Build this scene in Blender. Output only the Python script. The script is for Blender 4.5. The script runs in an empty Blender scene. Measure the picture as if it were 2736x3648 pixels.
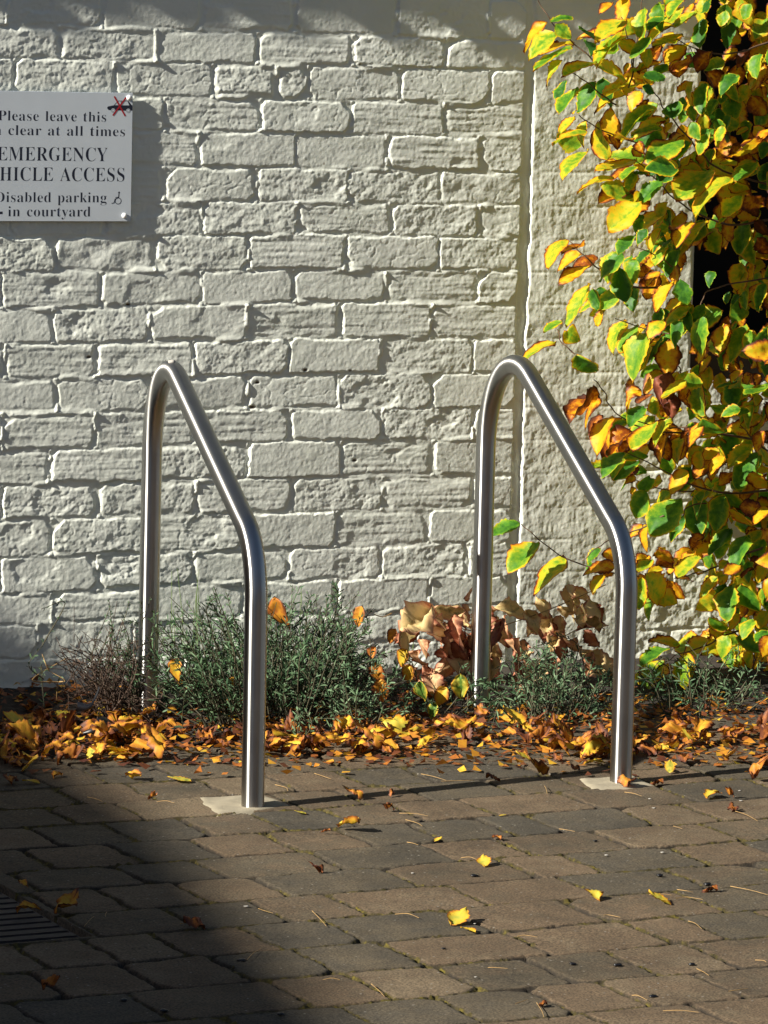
import bpy, bmesh, math, random
import numpy as np
from mathutils import Vector, Matrix

C = bpy.context.scene.collection
SC = bpy.context.scene
PI = math.pi
R = math.radians

# ------------------------------------------------------------------ camera
# world: x right along the wall, y into the wall (wall face y = 0), z up, paving z = 0
FPX, PITCH, YAW, ROLL = 14000.0, 0.11542624, 0.46443847, 0.02828032
CAM = np.array([-3.6, -7.720962, 1.38])
PW, PH = 2736, 3648

def cam_axes():
    cy, sy, cp, sp = math.cos(YAW), math.sin(YAW), math.cos(PITCH), math.sin(PITCH)
    f = np.array([sy*cp, cy*cp, -sp]); r = np.array([cy, -sy, 0.0]); u = np.cross(r, f)
    c, s = math.cos(ROLL), math.sin(ROLL)
    return r*c + u*s, -r*s + u*c, f
AR, AU, AF = cam_axes()

cam = bpy.data.cameras.new('camera')
cam.sensor_fit = 'VERTICAL'; cam.sensor_height = 24.0; cam.lens = FPX/PH*24.0
cam.clip_start = 0.05; cam.clip_end = 500
co = bpy.data.objects.new('camera', cam); C.objects.link(co)
M = Matrix.Identity(4)
for i in range(3):
    M[i][0], M[i][1], M[i][2], M[i][3] = AR[i], AU[i], -AF[i], CAM[i]
co.matrix_world = M
SC.camera = co

# ------------------------------------------------------------------ light
SUN_DIR = np.array([1.0, 0.122, -0.565]); SUN_DIR /= np.linalg.norm(SUN_DIR)   # direction the light travels
world = bpy.data.worlds.new('World'); SC.world = world; world.use_nodes = True
nt = world.node_tree
bg = nt.nodes['Background']; bg.inputs['Strength'].default_value = 0.034
sky = nt.nodes.new('ShaderNodeTexSky'); sky.sky_type = 'NISHITA'; sky.sun_disc = False
sky.sun_elevation = math.asin(-SUN_DIR[2])
sky.sun_rotation = math.atan2(-SUN_DIR[0], -SUN_DIR[1])
nt.links.new(sky.outputs['Color'], bg.inputs['Color'])
sun = bpy.data.lights.new('sun', 'SUN'); sun.energy = 5.0; sun.angle = R(0.53); sun.color = (1.0, 0.95, 0.84)
so = bpy.data.objects.new('sun', sun); C.objects.link(so)
so.rotation_euler = Vector(SUN_DIR).to_track_quat('-Z', 'Y').to_euler()
SC.view_settings.view_transform = 'Standard'; SC.view_settings.look = 'None'
SC.view_settings.gamma = 1.0; SC.view_settings.exposure = 1.2

# ------------------------------------------------------------------ helpers
def ray(px, py):
    return ((px-PW/2)/FPX)*AR - ((py-PH/2)/FPX)*AU + AF
def at_y(px, py, y):            # a point of the photograph at distance y from the wall face (negative = in front)
    d = ray(px, py); t = (y-CAM[1])/d[1]; return CAM + d*t
def at_z(px, py, z=0.0):        # a point of the photograph lying on a level surface
    d = ray(px, py); t = (z-CAM[2])/d[2]; return CAM + d*t

def mesh_obj(name, verts, faces, mat=None, parent=None, attrs=None, smooth=True):
    me = bpy.data.meshes.new(name)
    verts = np.asarray(verts, np.float32); 
    if isinstance(faces, np.ndarray):
        n = len(faces); k = faces.shape[1]
        me.vertices.add(len(verts)); me.vertices.foreach_set('co', verts.ravel())
        me.loops.add(n*k); me.loops.foreach_set('vertex_index', faces.astype(np.int32).ravel())
        me.polygons.add(n); me.polygons.foreach_set('loop_start', np.arange(0, n*k, k, dtype=np.int32))
        me.update(calc_edges=True)
    else:
        me.from_pydata(verts.tolist(), [], faces); me.update()
    if attrs:
        for a, v in attrs.items():
            at = me.attributes.new(a, 'FLOAT', 'POINT'); at.data.foreach_set('value', np.asarray(v, np.float32).ravel())
    if smooth:
        me.polygons.foreach_set('use_smooth', np.ones(len(me.polygons), bool))
    if mat: me.materials.append(mat)
    o = bpy.data.objects.new(name, me); C.objects.link(o)
    if parent: o.parent = parent
    return o

def bm_obj(name, bm, mat=None, parent=None, smooth=False):
    me = bpy.data.meshes.new(name); bm.normal_update(); bm.to_mesh(me); bm.free()
    if smooth: me.polygons.foreach_set('use_smooth', np.ones(len(me.polygons), bool))
    if mat: me.materials.append(mat)
    o = bpy.data.objects.new(name, me); C.objects.link(o)
    if parent: o.parent = parent
    return o

def tag(o, label=None, cat=None, group=None, kind=None):
    if label: o['label'] = label
    if cat: o['category'] = cat
    if group: o['group'] = group
    if kind: o['kind'] = kind
    return o
def thing(name, label, cat, loc=(0, 0, 0), group=None):
    o = bpy.data.objects.new(name, None); C.objects.link(o); o.location = loc; o.empty_display_size = .05
    return tag(o, label, cat, group)

def add_box(bm, x0, x1, y0, y1, z0, z1, bevel=0.0):
    r = bmesh.ops.create_cube(bm, size=1.0)
    for v in r['verts']:
        v.co = Vector(((x0+x1)/2 + v.co.x*(x1-x0), (y0+y1)/2 + v.co.y*(y1-y0), (z0+z1)/2 + v.co.z*(z1-z0)))
    if bevel:
        es = list({e for v in r['verts'] for e in v.link_edges})
        bmesh.ops.bevel(bm, geom=es, offset=bevel, segments=2, affect='EDGES')
def box_obj(name, b, mat, parent=None, bevel=0.0):
    bm = bmesh.new(); add_box(bm, *b, bevel=bevel); return bm_obj(name, bm, mat, parent)

def tube_arrays(pts, rad, nseg=8, cap=True):
    pts = np.asarray(pts, float); n = len(pts); rad = np.broadcast_to(np.asarray(rad, float), (n,))
    T = np.gradient(pts, axis=0); T /= np.linalg.norm(T, axis=1, keepdims=True)+1e-12
    a = np.array([0, 0, 1.0]) if abs(T[0][2]) < .9 else np.array([1.0, 0, 0])
    N = np.cross(T[0], a); N /= np.linalg.norm(N); V = []; 
    for i in range(n):
        N = N - T[i]*(N@T[i]); N /= np.linalg.norm(N)+1e-12; B = np.cross(T[i], N)
        th = np.arange(nseg)*2*PI/nseg
        V.append(pts[i] + rad[i]*(np.cos(th)[:, None]*N + np.sin(th)[:, None]*B))
    V = np.concatenate(V); F = []
    for i in range(n-1):
        for j in range(nseg):
            k = (j+1) % nseg
            F.append((i*nseg+j, i*nseg+k, (i+1)*nseg+k, (i+1)*nseg+j))
    return V, F
def join_arrays(parts):
    V, F, off = [], [], 0
    for v, f in parts:
        V.append(v); F += [tuple(i+off for i in q) for q in f]; off += len(v)
    return np.concatenate(V), F
def smooth_path(p, n=6):
    p = np.asarray(p, float)
    if len(p) < 3: 
        t = np.linspace(0, 1, n+1)[:, None]; return p[0]*(1-t)+p[1]*t
    q = np.vstack([2*p[0]-p[1], p, 2*p[-1]-p[-2]]); out = []
    for i in range(1, len(q)-2):
        for t in np.linspace(0, 1, n, endpoint=False):
            a, b, c, d = q[i-1], q[i], q[i+1], q[i+2]
            out.append(.5*((2*b)+(-a+c)*t+(2*a-5*b+4*c-d)*t*t+(-a+3*b-3*c+d)*t**3))
    out.append(p[-1]); return np.array(out)

def vnoise(x, y, seed):         # smooth value noise in -1..1
    x0 = np.floor(x).astype(np.int64); y0 = np.floor(y).astype(np.int64)
    fx = x-x0; fy = y-y0; fx = fx*fx*fx*(fx*(fx*6-15)+10); fy = fy*fy*fy*(fy*(fy*6-15)+10)
    def h(a, b):
        n = (a*374761393 + b*668265263 + seed*1442695041) & 0xFFFFFFFF
        n = ((n ^ (n >> 13))*1274126177) & 0xFFFFFFFF
        n = ((n ^ (n >> 16))*2246822519) & 0xFFFFFFFF
        return ((n ^ (n >> 15)) & 0xFFFFFF)/float(0xFFFFFF)*2-1
    a, b, c, d = h(x0, y0), h(x0+1, y0), h(x0, y0+1), h(x0+1, y0+1)
    return (a*(1-fx)+b*fx)*(1-fy)+(c*(1-fx)+d*fx)*fy
def fbm(x, y, seed, octv=3, gain=.5):
    s = 0; a = 1.0; t = 0
    for i in range(octv):
        s = s + a*vnoise(x*2**i, y*2**i, seed+17*i); t += a; a *= gain
    return s/t
def sstep(t): 
    t = np.clip(t, 0, 1); return t*t*(3-2*t)

def grid_faces(nx, ny, keep=None, flip=False):
    i = np.arange(ny-1)[:, None]*nx + np.arange(nx-1)[None, :]
    f = np.stack([i, i+1, i+nx+1, i+nx], -1).reshape(-1, 4)
    if flip: f = f[:, ::-1]
    if keep is not None: f = f[keep.reshape(-1)]
    return f

# ------------------------------------------------------------------ materials
def new_mat(name):
    m = bpy.data.materials.new(name); m.use_nodes = True
    return m, m.node_tree.nodes, m.node_tree.links, m.node_tree.nodes['Principled BSDF']
def nd(ns, t, **kw):
    n = ns.new(t)
    for k, v in kw.items(): setattr(n, k, v)
    return n
def simple(name, col, rough=.7, metal=0.0, spec=.5, noise=0.0, nscale=30, bump=0.0, bscale=200):
    m, ns, ln, b = new_mat(name)
    b.inputs['Base Color'].default_value = (*col, 1); b.inputs['Roughness'].default_value = rough
    b.inputs['Metallic'].default_value = metal; b.inputs['Specular IOR Level'].default_value = spec
    if noise or bump: tc = nd(ns, 'ShaderNodeTexCoord')
    if noise:
        n = nd(ns, 'ShaderNodeTexNoise'); n.inputs['Scale'].default_value = nscale; n.inputs['Detail'].default_value = 5
        r = nd(ns, 'ShaderNodeMapRange'); r.inputs[1].default_value = .3; r.inputs[2].default_value = .7
        r.inputs[3].default_value = 1-noise; r.inputs[4].default_value = 1+noise
        mx = nd(ns, 'ShaderNodeVectorMath', operation='SCALE'); mx.inputs[0].default_value = col
        ln.new(tc.outputs['Object'], n.inputs['Vector']); ln.new(n.outputs['Fac'], r.inputs[0]); ln.new(r.outputs[0], mx.inputs['Scale'])
        ln.new(mx.outputs[0], b.inputs['Base Color'])
    if bump:
        n2 = nd(ns, 'ShaderNodeTexNoise'); n2.inputs['Scale'].default_value = bscale; n2.inputs['Detail'].default_value = 4
        bp = nd(ns, 'ShaderNodeBump'); bp.inputs['Strength'].default_value = bump; bp.inputs['Distance'].default_value = .002
        ln.new(tc.outputs['Object'], n2.inputs['Vector']); ln.new(n2.outputs['Fac'], bp.inputs['Height']); ln.new(bp.outputs[0], b.inputs['Normal'])
    return m

def ramp(ns, stops):
    r = nd(ns, 'ShaderNodeValToRGB'); e = r.color_ramp.elements
    while len(e) > 1: e.remove(e[-1])
    e[0].position, e[0].color = stops[0][0], (*stops[0][1], 1)
    for p, c in stops[1:]:
        k = e.new(p); k.color = (*c, 1)
    return r

def leaf_material(name, stops, trans=.35, rough=.5, objrand=0.0):
    """colour runs from the midrib to the margin and with each leaf's own age"""
    m, ns, ln, b = new_mat(name)
    age = nd(ns, 'ShaderNodeAttribute', attribute_name='age'); edge = nd(ns, 'ShaderNodeAttribute', attribute_name='edge')
    vein = nd(ns, 'ShaderNodeAttribute', attribute_name='vein')
    tc = nd(ns, 'ShaderNodeTexCoord')
    n = nd(ns, 'ShaderNodeTexNoise'); n.inputs['Scale'].default_value = 75; n.inputs['Detail'].default_value = 6; n.inputs['Roughness'].default_value = .62
    ln.new(tc.outputs['Object'], n.inputs['Vector'])
    p = nd(ns, 'ShaderNodeMath', operation='POWER'); p.inputs[1].default_value = 3.2; ln.new(edge.outputs['Fac'], p.inputs[0])
    a = nd(ns, 'ShaderNodeMath', operation='MULTIPLY_ADD'); ln.new(p.outputs[0], a.inputs[0]); a.inputs[1].default_value = .33; ln.new(age.outputs['Fac'], a.inputs[2])
    p2 = nd(ns, 'ShaderNodeMath', operation='POWER'); p2.inputs[1].default_value = 6.5; ln.new(edge.outputs['Fac'], p2.inputs[0])
    a2 = nd(ns, 'ShaderNodeMath', operation='MULTIPLY_ADD'); ln.new(p2.outputs[0], a2.inputs[0]); a2.inputs[1].default_value = .44; ln.new(a.outputs[0], a2.inputs[2]); a = a2
    nn = nd(ns, 'ShaderNodeMath', operation='MULTIPLY_ADD'); ln.new(n.outputs['Fac'], nn.inputs[0]); nn.inputs[1].default_value = .80; nn.inputs[2].default_value = -.40
    s = nd(ns, 'ShaderNodeMath', operation='ADD'); ln.new(a.outputs[0], s.inputs[0]); ln.new(nn.outputs[0], s.inputs[1])
    vv = nd(ns, 'ShaderNodeMath', operation='MULTIPLY_ADD'); ln.new(vein.outputs['Fac'], vv.inputs[0]); vv.inputs[1].default_value = -.10; ln.new(s.outputs[0], vv.inputs[2])
    last = vv
    if objrand:
        oi = nd(ns, 'ShaderNodeObjectInfo'); q = nd(ns, 'ShaderNodeMath', operation='MULTIPLY_ADD')
        ln.new(oi.outputs['Random'], q.inputs[0]); q.inputs[1].default_value = objrand; ln.new(vv.outputs[0], q.inputs[2]); last = q
    sp = nd(ns, 'ShaderNodeTexNoise'); sp.inputs['Scale'].default_value = 260; sp.inputs['Detail'].default_value = 2; ln.new(tc.outputs['Object'], sp.inputs['Vector'])
    sr = nd(ns, 'ShaderNodeMapRange'); sr.inputs[1].default_value = .66; sr.inputs[2].default_value = .76; sr.inputs[3].default_value = 0; sr.inputs[4].default_value = .5; ln.new(sp.outputs['Fac'], sr.inputs[0])
    sa = nd(ns, 'ShaderNodeMath', operation='MULTIPLY_ADD'); ln.new(sr.outputs[0], sa.inputs[0]); ln.new(edge.outputs['Fac'], sa.inputs[1]); ln.new(last.outputs[0], sa.inputs[2]); last = sa
    sc = nd(ns, 'ShaderNodeMath', operation='DIVIDE'); ln.new(last.outputs[0], sc.inputs[0]); sc.inputs[1].default_value = 1.6
    r = ramp(ns, [(q_/1.6, c) for q_, c in stops]); ln.new(sc.outputs[0], r.inputs[0])
    ln.new(r.outputs[0], b.inputs['Base Color']); b.inputs['Roughness'].default_value = rough; b.inputs['Specular IOR Level'].default_value = .35
    tr = nd(ns, 'ShaderNodeBsdfTranslucent'); ln.new(r.outputs[0], tr.inputs['Color'])
    mx = nd(ns, 'ShaderNodeMixShader'); mx.inputs[0].default_value = trans
    ln.new(b.outputs[0], mx.inputs[1]); ln.new(tr.outputs[0], mx.inputs[2])
    out = [x for x in ns if x.type == 'OUTPUT_MATERIAL'][0]; ln.new(mx.outputs[0], out.inputs['Surface'])
    return m

def wall_material():
    m, ns, ln, b = new_mat('painted_brick')
    tc = nd(ns, 'ShaderNodeTexCoord')
    n = nd(ns, 'ShaderNodeTexNoise'); n.inputs['Scale'].default_value = 9; n.inputs['Detail'].default_value = 6
    r = ramp(ns, [(.3, (.70, .725, .645)), (.7, (.78, .80, .73))])
    ln.new(tc.outputs['Object'], n.inputs['Vector']); ln.new(n.outputs['Fac'], r.inputs[0])
    # dirt: small dark pits and a little rust coloured wear
    d = nd(ns, 'ShaderNodeTexNoise'); d.inputs['Scale'].default_value = 60; d.inputs['Detail'].default_value = 3
    dr = nd(ns, 'ShaderNodeMapRange'); dr.inputs[1].default_value = .76; dr.inputs[2].default_value = .80; ln.new(tc.outputs['Object'], d.inputs['Vector']); ln.new(d.outputs['Fac'], dr.inputs[0])
    at = nd(ns, 'ShaderNodeAttribute', attribute_name='dirt')
    mx0 = nd(ns, 'ShaderNodeMath', operation='MAXIMUM'); ln.new(dr.outputs[0], mx0.inputs[0]); ln.new(at.outputs['Fac'], mx0.inputs[1])
    mx = nd(ns, 'ShaderNodeMixRGB'); mx.inputs[2].default_value = (.10, .065, .035, 1)
    ln.new(mx0.outputs[0], mx.inputs[0]); ln.new(r.outputs[0], mx.inputs[1]); ln.new(mx.outputs[0], b.inputs['Base Color'])
    b.inputs['Roughness'].default_value = .6; b.inputs['Specular IOR Level'].default_value = .3
    n2 = nd(ns, 'ShaderNodeTexNoise'); n2.inputs['Scale'].default_value = 420; n2.inputs['Detail'].default_value = 3
    bp = nd(ns, 'ShaderNodeBump'); bp.inputs['Strength'].default_value = .30; bp.inputs['Distance'].default_value = .001
    ln.new(tc.outputs['Object'], n2.inputs['Vector']); ln.new(n2.outputs['Fac'], bp.inputs['Height']); ln.new(bp.outputs[0], b.inputs['Normal'])
    return m

def paving_material():
    m, ns, ln, b = new_mat('paving_blocks')
    tc = nd(ns, 'ShaderNodeTexCoord')
    tone = nd(ns, 'ShaderNodeAttribute', attribute_name='tone'); moss = nd(ns, 'ShaderNodeAttribute', attribute_name='moss'); gap = nd(ns, 'ShaderNodeAttribute', attribute_name='gap')
    r = ramp(ns, [(0, (.053, .045, .033)), (.4, (.074, .058, .037)), (.75, (.098, .067, .040)), (1, (.116, .086, .053))])
    n = nd(ns, 'ShaderNodeTexNoise'); n.inputs['Scale'].default_value = 14; n.inputs['Detail'].default_value = 8; n.inputs['Roughness'].default_value = .7
    ad = nd(ns, 'ShaderNodeMath', operation='MULTIPLY_ADD'); ad.inputs[1].default_value = 1.3; 
    sb = nd(ns, 'ShaderNodeMath', operation='SUBTRACT'); sb.inputs[1].default_value = .65
    ln.new(tc.outputs['Object'], n.inputs['Vector']); ln.new(n.outputs['Fac'], ad.inputs[0]); ln.new(tone.outputs['Fac'], ad.inputs[2]); ln.new(ad.outputs[0], sb.inputs[0]); ln.new(sb.outputs[0], r.inputs[0])
    # grit
    g = nd(ns, 'ShaderNodeTexNoise'); g.inputs['Scale'].default_value = 260; g.inputs['Detail'].default_value = 2
    gr = nd(ns, 'ShaderNodeMapRange'); gr.inputs[1].default_value = .3; gr.inputs[2].default_value = .7; gr.inputs[3].default_value = .5; gr.inputs[4].default_value = 1.6
    ln.new(tc.outputs['Object'], g.inputs['Vector']); ln.new(g.outputs['Fac'], gr.inputs[0])
    v1 = nd(ns, 'ShaderNodeVectorMath', operation='SCALE'); ln.new(r.outputs[0], v1.inputs[0]); ln.new(gr.outputs[0], v1.inputs['Scale'])
    st = nd(ns, 'ShaderNodeTexNoise'); st.inputs['Scale'].default_value = 4.5; st.inputs['Detail'].default_value = 6; st.inputs['Roughness'].default_value = .65
    sr = nd(ns, 'ShaderNodeMapRange'); sr.inputs[1].default_value = .35; sr.inputs[2].default_value = .62; sr.inputs[3].default_value = .70; sr.inputs[4].default_value = 1.12; ln.new(tc.outputs['Object'], st.inputs['Vector']); ln.new(st.outputs['Fac'], sr.inputs[0])
    v2 = nd(ns, 'ShaderNodeVectorMath', operation='SCALE'); ln.new(v1.outputs[0], v2.inputs[0]); ln.new(sr.outputs[0], v2.inputs['Scale']); v1 = v2
    # pale aggregate specks
    vo = nd(ns, 'ShaderNodeTexVoronoi'); vo.inputs['Scale'].default_value = 70
    vr = nd(ns, 'ShaderNodeMapRange'); vr.inputs[1].default_value = .16; vr.inputs[2].default_value = .10; ln.new(tc.outputs['Object'], vo.inputs['Vector']); ln.new(vo.outputs['Distance'], vr.inputs[0])
    vc = nd(ns, 'ShaderNodeSeparateColor'); ln.new(vo.outputs['Color'], vc.inputs[0])
    vt = nd(ns, 'ShaderNodeMath', operation='GREATER_THAN'); vt.inputs[1].default_value = .72; ln.new(vc.outputs[0], vt.inputs[0])
    vm = nd(ns, 'ShaderNodeMath', operation='MULTIPLY'); ln.new(vr.outputs[0], vm.inputs[0]); ln.new(vt.outputs[0], vm.inputs[1])
    m1 = nd(ns, 'ShaderNodeMixRGB'); m1.inputs[2].default_value = (.20, .18, .15, 1); ln.new(vm.outputs[0], m1.inputs[0]); ln.new(v1.outputs[0], m1.inputs[1])
    # joints: dark sand, and moss of an olive brown
    m2 = nd(ns, 'ShaderNodeMixRGB'); m2.inputs[2].default_value = (.016, .012, .008, 1); ln.new(gap.outputs['Fac'], m2.inputs[0]); ln.new(m1.outputs[0], m2.inputs[1])
    mr = ramp(ns, [(.35, (.022, .018, .005)), (.5, (.056, .043, .008)), (.68, (.115, .09, .013))]); mn = nd(ns, 'ShaderNodeTexNoise'); mn.inputs['Scale'].default_value = 90
    ln.new(tc.outputs['Object'], mn.inputs['Vector']); ln.new(mn.outputs['Fac'], mr.inputs[0])
    m3 = nd(ns, 'ShaderNodeMixRGB'); ln.new(moss.outputs['Fac'], m3.inputs[0]); ln.new(m2.outputs[0], m3.inputs[1]); ln.new(mr.outputs[0], m3.inputs[2])
    ln.new(m3.outputs[0], b.inputs['Base Color']); b.inputs['Roughness'].default_value = .85; b.inputs['Specular IOR Level'].default_value = .3
    n2 = nd(ns, 'ShaderNodeTexNoise'); n2.inputs['Scale'].default_value = 330; n2.inputs['Detail'].default_value = 4
    bp = nd(ns, 'ShaderNodeBump'); bp.inputs['Strength'].default_value = .55; bp.inputs['Distance'].default_value = .002
    ln.new(tc.outputs['Object'], n2.inputs['Vector']); ln.new(n2.outputs['Fac'], bp.inputs['Height']); ln.new(bp.outputs[0], b.inputs['Normal'])
    return m

def steel_material():
    m, ns, ln, b = new_mat('brushed_steel')
    tc = nd(ns, 'ShaderNodeTexCoord'); mp = nd(ns, 'ShaderNodeMapping'); mp.inputs['Scale'].default_value = (900, 900, 25)
    n = nd(ns, 'ShaderNodeTexNoise'); n.inputs['Scale'].default_value = 1; n.inputs['Detail'].default_value = 3
    ln.new(tc.outputs['Object'], mp.inputs[0]); ln.new(mp.outputs[0], n.inputs['Vector'])
    rr = nd(ns, 'ShaderNodeMapRange'); rr.inputs[3].default_value = .27; rr.inputs[4].default_value = .36; ln.new(n.outputs['Fac'], rr.inputs[0]); ln.new(rr.outputs[0], b.inputs['Roughness'])
    n3 = nd(ns, 'ShaderNodeTexNoise'); n3.inputs['Scale'].default_value = 12; n3.inputs['Detail'].default_value = 5
    r3 = ramp(ns, [(.3, (.42, .41, .40)), (.7, (.52, .51, .49))]); ln.new(tc.outputs['Object'], n3.inputs['Vector']); ln.new(n3.outputs['Fac'], r3.inputs[0]); ln.new(r3.outputs[0], b.inputs['Base Color'])
    b.inputs['Metallic'].default_value = 1.0; b.inputs['Anisotropic'].default_value = .95
    ax = nd(ns, 'ShaderNodeAttribute', attribute_name='axis'); ln.new(ax.outputs['Vector'], b.inputs['Tangent'])
    bp = nd(ns, 'ShaderNodeBump'); bp.inputs['Strength'].default_value = .03; bp.inputs['Distance'].default_value = .0005; ln.new(n.outputs['Fac'], bp.inputs['Height']); ln.new(bp.outputs[0], b.inputs['Normal'])
    return m

M_WALL = wall_material()
M_PAVE = paving_material()
M_STEEL = steel_material()
M_SOIL = simple('garden_soil', (.018, .012, .008), .95, noise=.5, nscale=40, bump=1.0, bscale=150)
M_CONC = simple('pale_concrete', (.26, .225, .16), .9, noise=.18, nscale=25, bump=.35, bscale=180)
M_GROUND = simple('courtyard_ground', (.07, .06, .05), .9, noise=.3, nscale=3)
M_SIGN = simple('sign_panel', (.64, .69, .74), .45, noise=.03, nscale=18)
M_INK = simple('sign_ink', (.012, .017, .035), .5)
M_RED = simple('sign_red', (.42, .01, .018), .5)
M_CAP = simple('white_plastic', (.82, .81, .79), .3)
M_BARK = simple('twig_bark', (.10, .055, .030), .8, noise=.4, nscale=60)
M_STRAW = simple('straw_stalk', (.30, .185, .07), .7, noise=.3, nscale=80)
M_DEAD = simple('dead_twig', (.060, .036, .024), .9, noise=.4, nscale=90)
M_BLACKP = simple('black_film', (.006, .006, .008), .35)
M_VOID = simple('dark_glass', (.004, .004, .004), .6, spec=.1)
M_SILL = simple('brown_timber', (.05, .032, .018), .7, noise=.3, nscale=15)
M_IRON = simple('drain_iron', (.022, .017, .019), .7, metal=.2, noise=.4, nscale=50)
M_CHIP = simple('white_chip', (.36, .34, .31), .9)
M_LEAF = leaf_material('autumn_leaf', [(0, (.030, .125, .014)), (.2, (.085, .25, .018)), (.38, (.22, .38, .020)), (.52, (.52, .50, .020)), (.70, (.74, .47, .012)), (.84, (.68, .27, .010)), (.96, (.34, .085, .008)), (1.15, (.11, .026, .008)), (1.6, (.05, .014, .008))], trans=.5)
M_FALL = leaf_material('fallen_leaf', [(0, (.07, .15, .02)), (.2, (.38, .36, .05)), (.45, (.60, .40, .03)), (.7, (.52, .23, .02)), (.95, (.34, .11, .018)), (1.2, (.13, .04, .014)), (1.6, (.07, .020, .012))], trans=.22, rough=.6)
M_DRY = leaf_material('dried_leaf', [(0, (.14, .15, .06)), (.2, (.56, .42, .19)), (.45, (.64, .44, .21)), (.7, (.58, .31, .17)), (1.0, (.40, .15, .085)), (1.3, (.22, .06, .03)), (1.6, (.10, .025, .015))], trans=.25, rough=.6)
def lav_material(name, c0, c1):
    m, ns, ln, b = new_mat(name)
    at = nd(ns, 'ShaderNodeAttribute', attribute_name='age'); r = ramp(ns, [(0, c0), (1, c1)]); ln.new(at.outputs['Fac'], r.inputs[0]); ln.new(r.outputs[0], b.inputs['Base Color'])
    b.inputs['Roughness'].default_value = .6; b.inputs['Specular IOR Level'].default_value = .3
    return m
M_LAV = lav_material('lavender_leaf', (.020, .060, .020), (.105, .165, .085))
M_LAVSTEM = simple('lavender_stem', (.050, .045, .022), .8, noise=.4, nscale=50)

# ------------------------------------------------------------------ the wall: painted brickwork as real relief
BED_X = np.array([220., 1103., 1816.])
BED = {0: (94, 120, 143), 1: (213, 235, 251), 2: (338, 356, 372), 3: (460, 476, 485), 4: (588, 600, 610), 5: (713, 720, 729), 6: (843, 834, 842), 7: (966, 959, 970), 8: (1100, 1075, 1084),
       9: (1223, 1205, 1207), 10: (1346, 1332, 1330), 11: (1469, 1455, 1454), 12: (1600, 1570, 1563), 13: (1721, 1701, 1690), 14: (1848, 1822, 1810), 15: (1978, 1951, 1927), 16: (2110, 2062, 2052)}
JNT = {-2: (190, 545, 880, 1230, 1560), -1: (24, 362, 717, 1051, 1409, 1738), 0: (214, 552, 916, 1256, 1587), 1: (48, 407, 756, 982, 1098, 1424, 1744), 2: (245, 588, 927, 1250, 1578), 3: (30, 365, 705, 1051, 1379, 1708),
       4: (240, 580, 913, 1240, 1563), 5: (30, 368, 717, 1057, 1391, 1705), 6: (196, 549, 886, 1228, 1560), 7: (6, 359, 717, 1045, 1373, 1699), 8: (187, 530, 877, 1210, 1536), 9: (15, 340, 690, 1030, 1352, 1684),
       10: (199, 540, 877, 1204, 1539), 11: (8, 338, 690, 1030, 1361, 1684), 12: (175, 525, 880, 1213, 1542), 13: (6, 350, 696, 1036, 1364, 1687), 14: (181, 525, 865, 1198, 1527), 15: (2, 350, 690, 1028, 1354, 1661), 16: (184, 525, 865, 1194, 1530)}
WX0, WX1, WZ0, WZ1 = -0.95, 1.62, -0.06, 1.62
OPX, OPZ = 1.043, 0.69       # left jamb and bottom of the dark opening at the right
GRX = 0.597                  # centre of the groove where brickwork meets the rendered pier
nx = int((WX1-WX0)/.0021)+1; nz = int((WZ1-WZ0)/.0021)+1
gx = np.linspace(WX0, WX1, nx); gz = np.linspace(WZ0, WZ1, nz)
GX, GZ = np.meshgrid(gx, gz)
rng = np.random.default_rng(7)
def bed_height(k):
    if k in BED:
        P = np.array([at_y(x, y, 0) for x, y in zip(BED_X, BED[k])]); 
        return lambda X: np.interp(X, [-.95, P[0][0], P[1][0], P[2][0], 1.7], [P[0][2], P[0][2], P[1][2], P[2][2], P[2][2]])
    z = 1.434-.075*k
    return lambda X: np.full_like(X, z) + .003*np.sin(X*5+k)
WXw = GX + .0050*fbm(GX/.045, GZ/.035, 3, 4, .6) ; WZw = GZ + .0042*fbm(GX/.06, GZ/.035, 9, 4, .6)
H = np.zeros_like(GX); DIRT = np.zeros_like(GX)
mort = .0009*fbm(GX/.02, GZ/.014, 21, 4, .6) + .0003*fbm(GX/.06, GZ/.004, 25, 2)
H += mort
smear = fbm(GX/.11, GZ/.05, 31, 3)
rowz = {}
for k in range(-3, 21): rowz[k] = bed_height(k)
grit = fbm(GX/.0065, GZ/.0065, 41, 2, .7); rough1 = fbm(GX/.022, GZ/.016, 51, 4, .55); ridge = fbm(GX/.09, GZ/.0075, 61, 2); lump = fbm(GX/.045, GZ/.03, 71, 2)
chipn = fbm(GX/.016, GZ/.012, 77, 3, .6); widn = fbm(GX/.05, GZ/.05, 79, 2)
crk = np.abs(fbm(GX/.05, GZ/.03, 81, 3))
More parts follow.
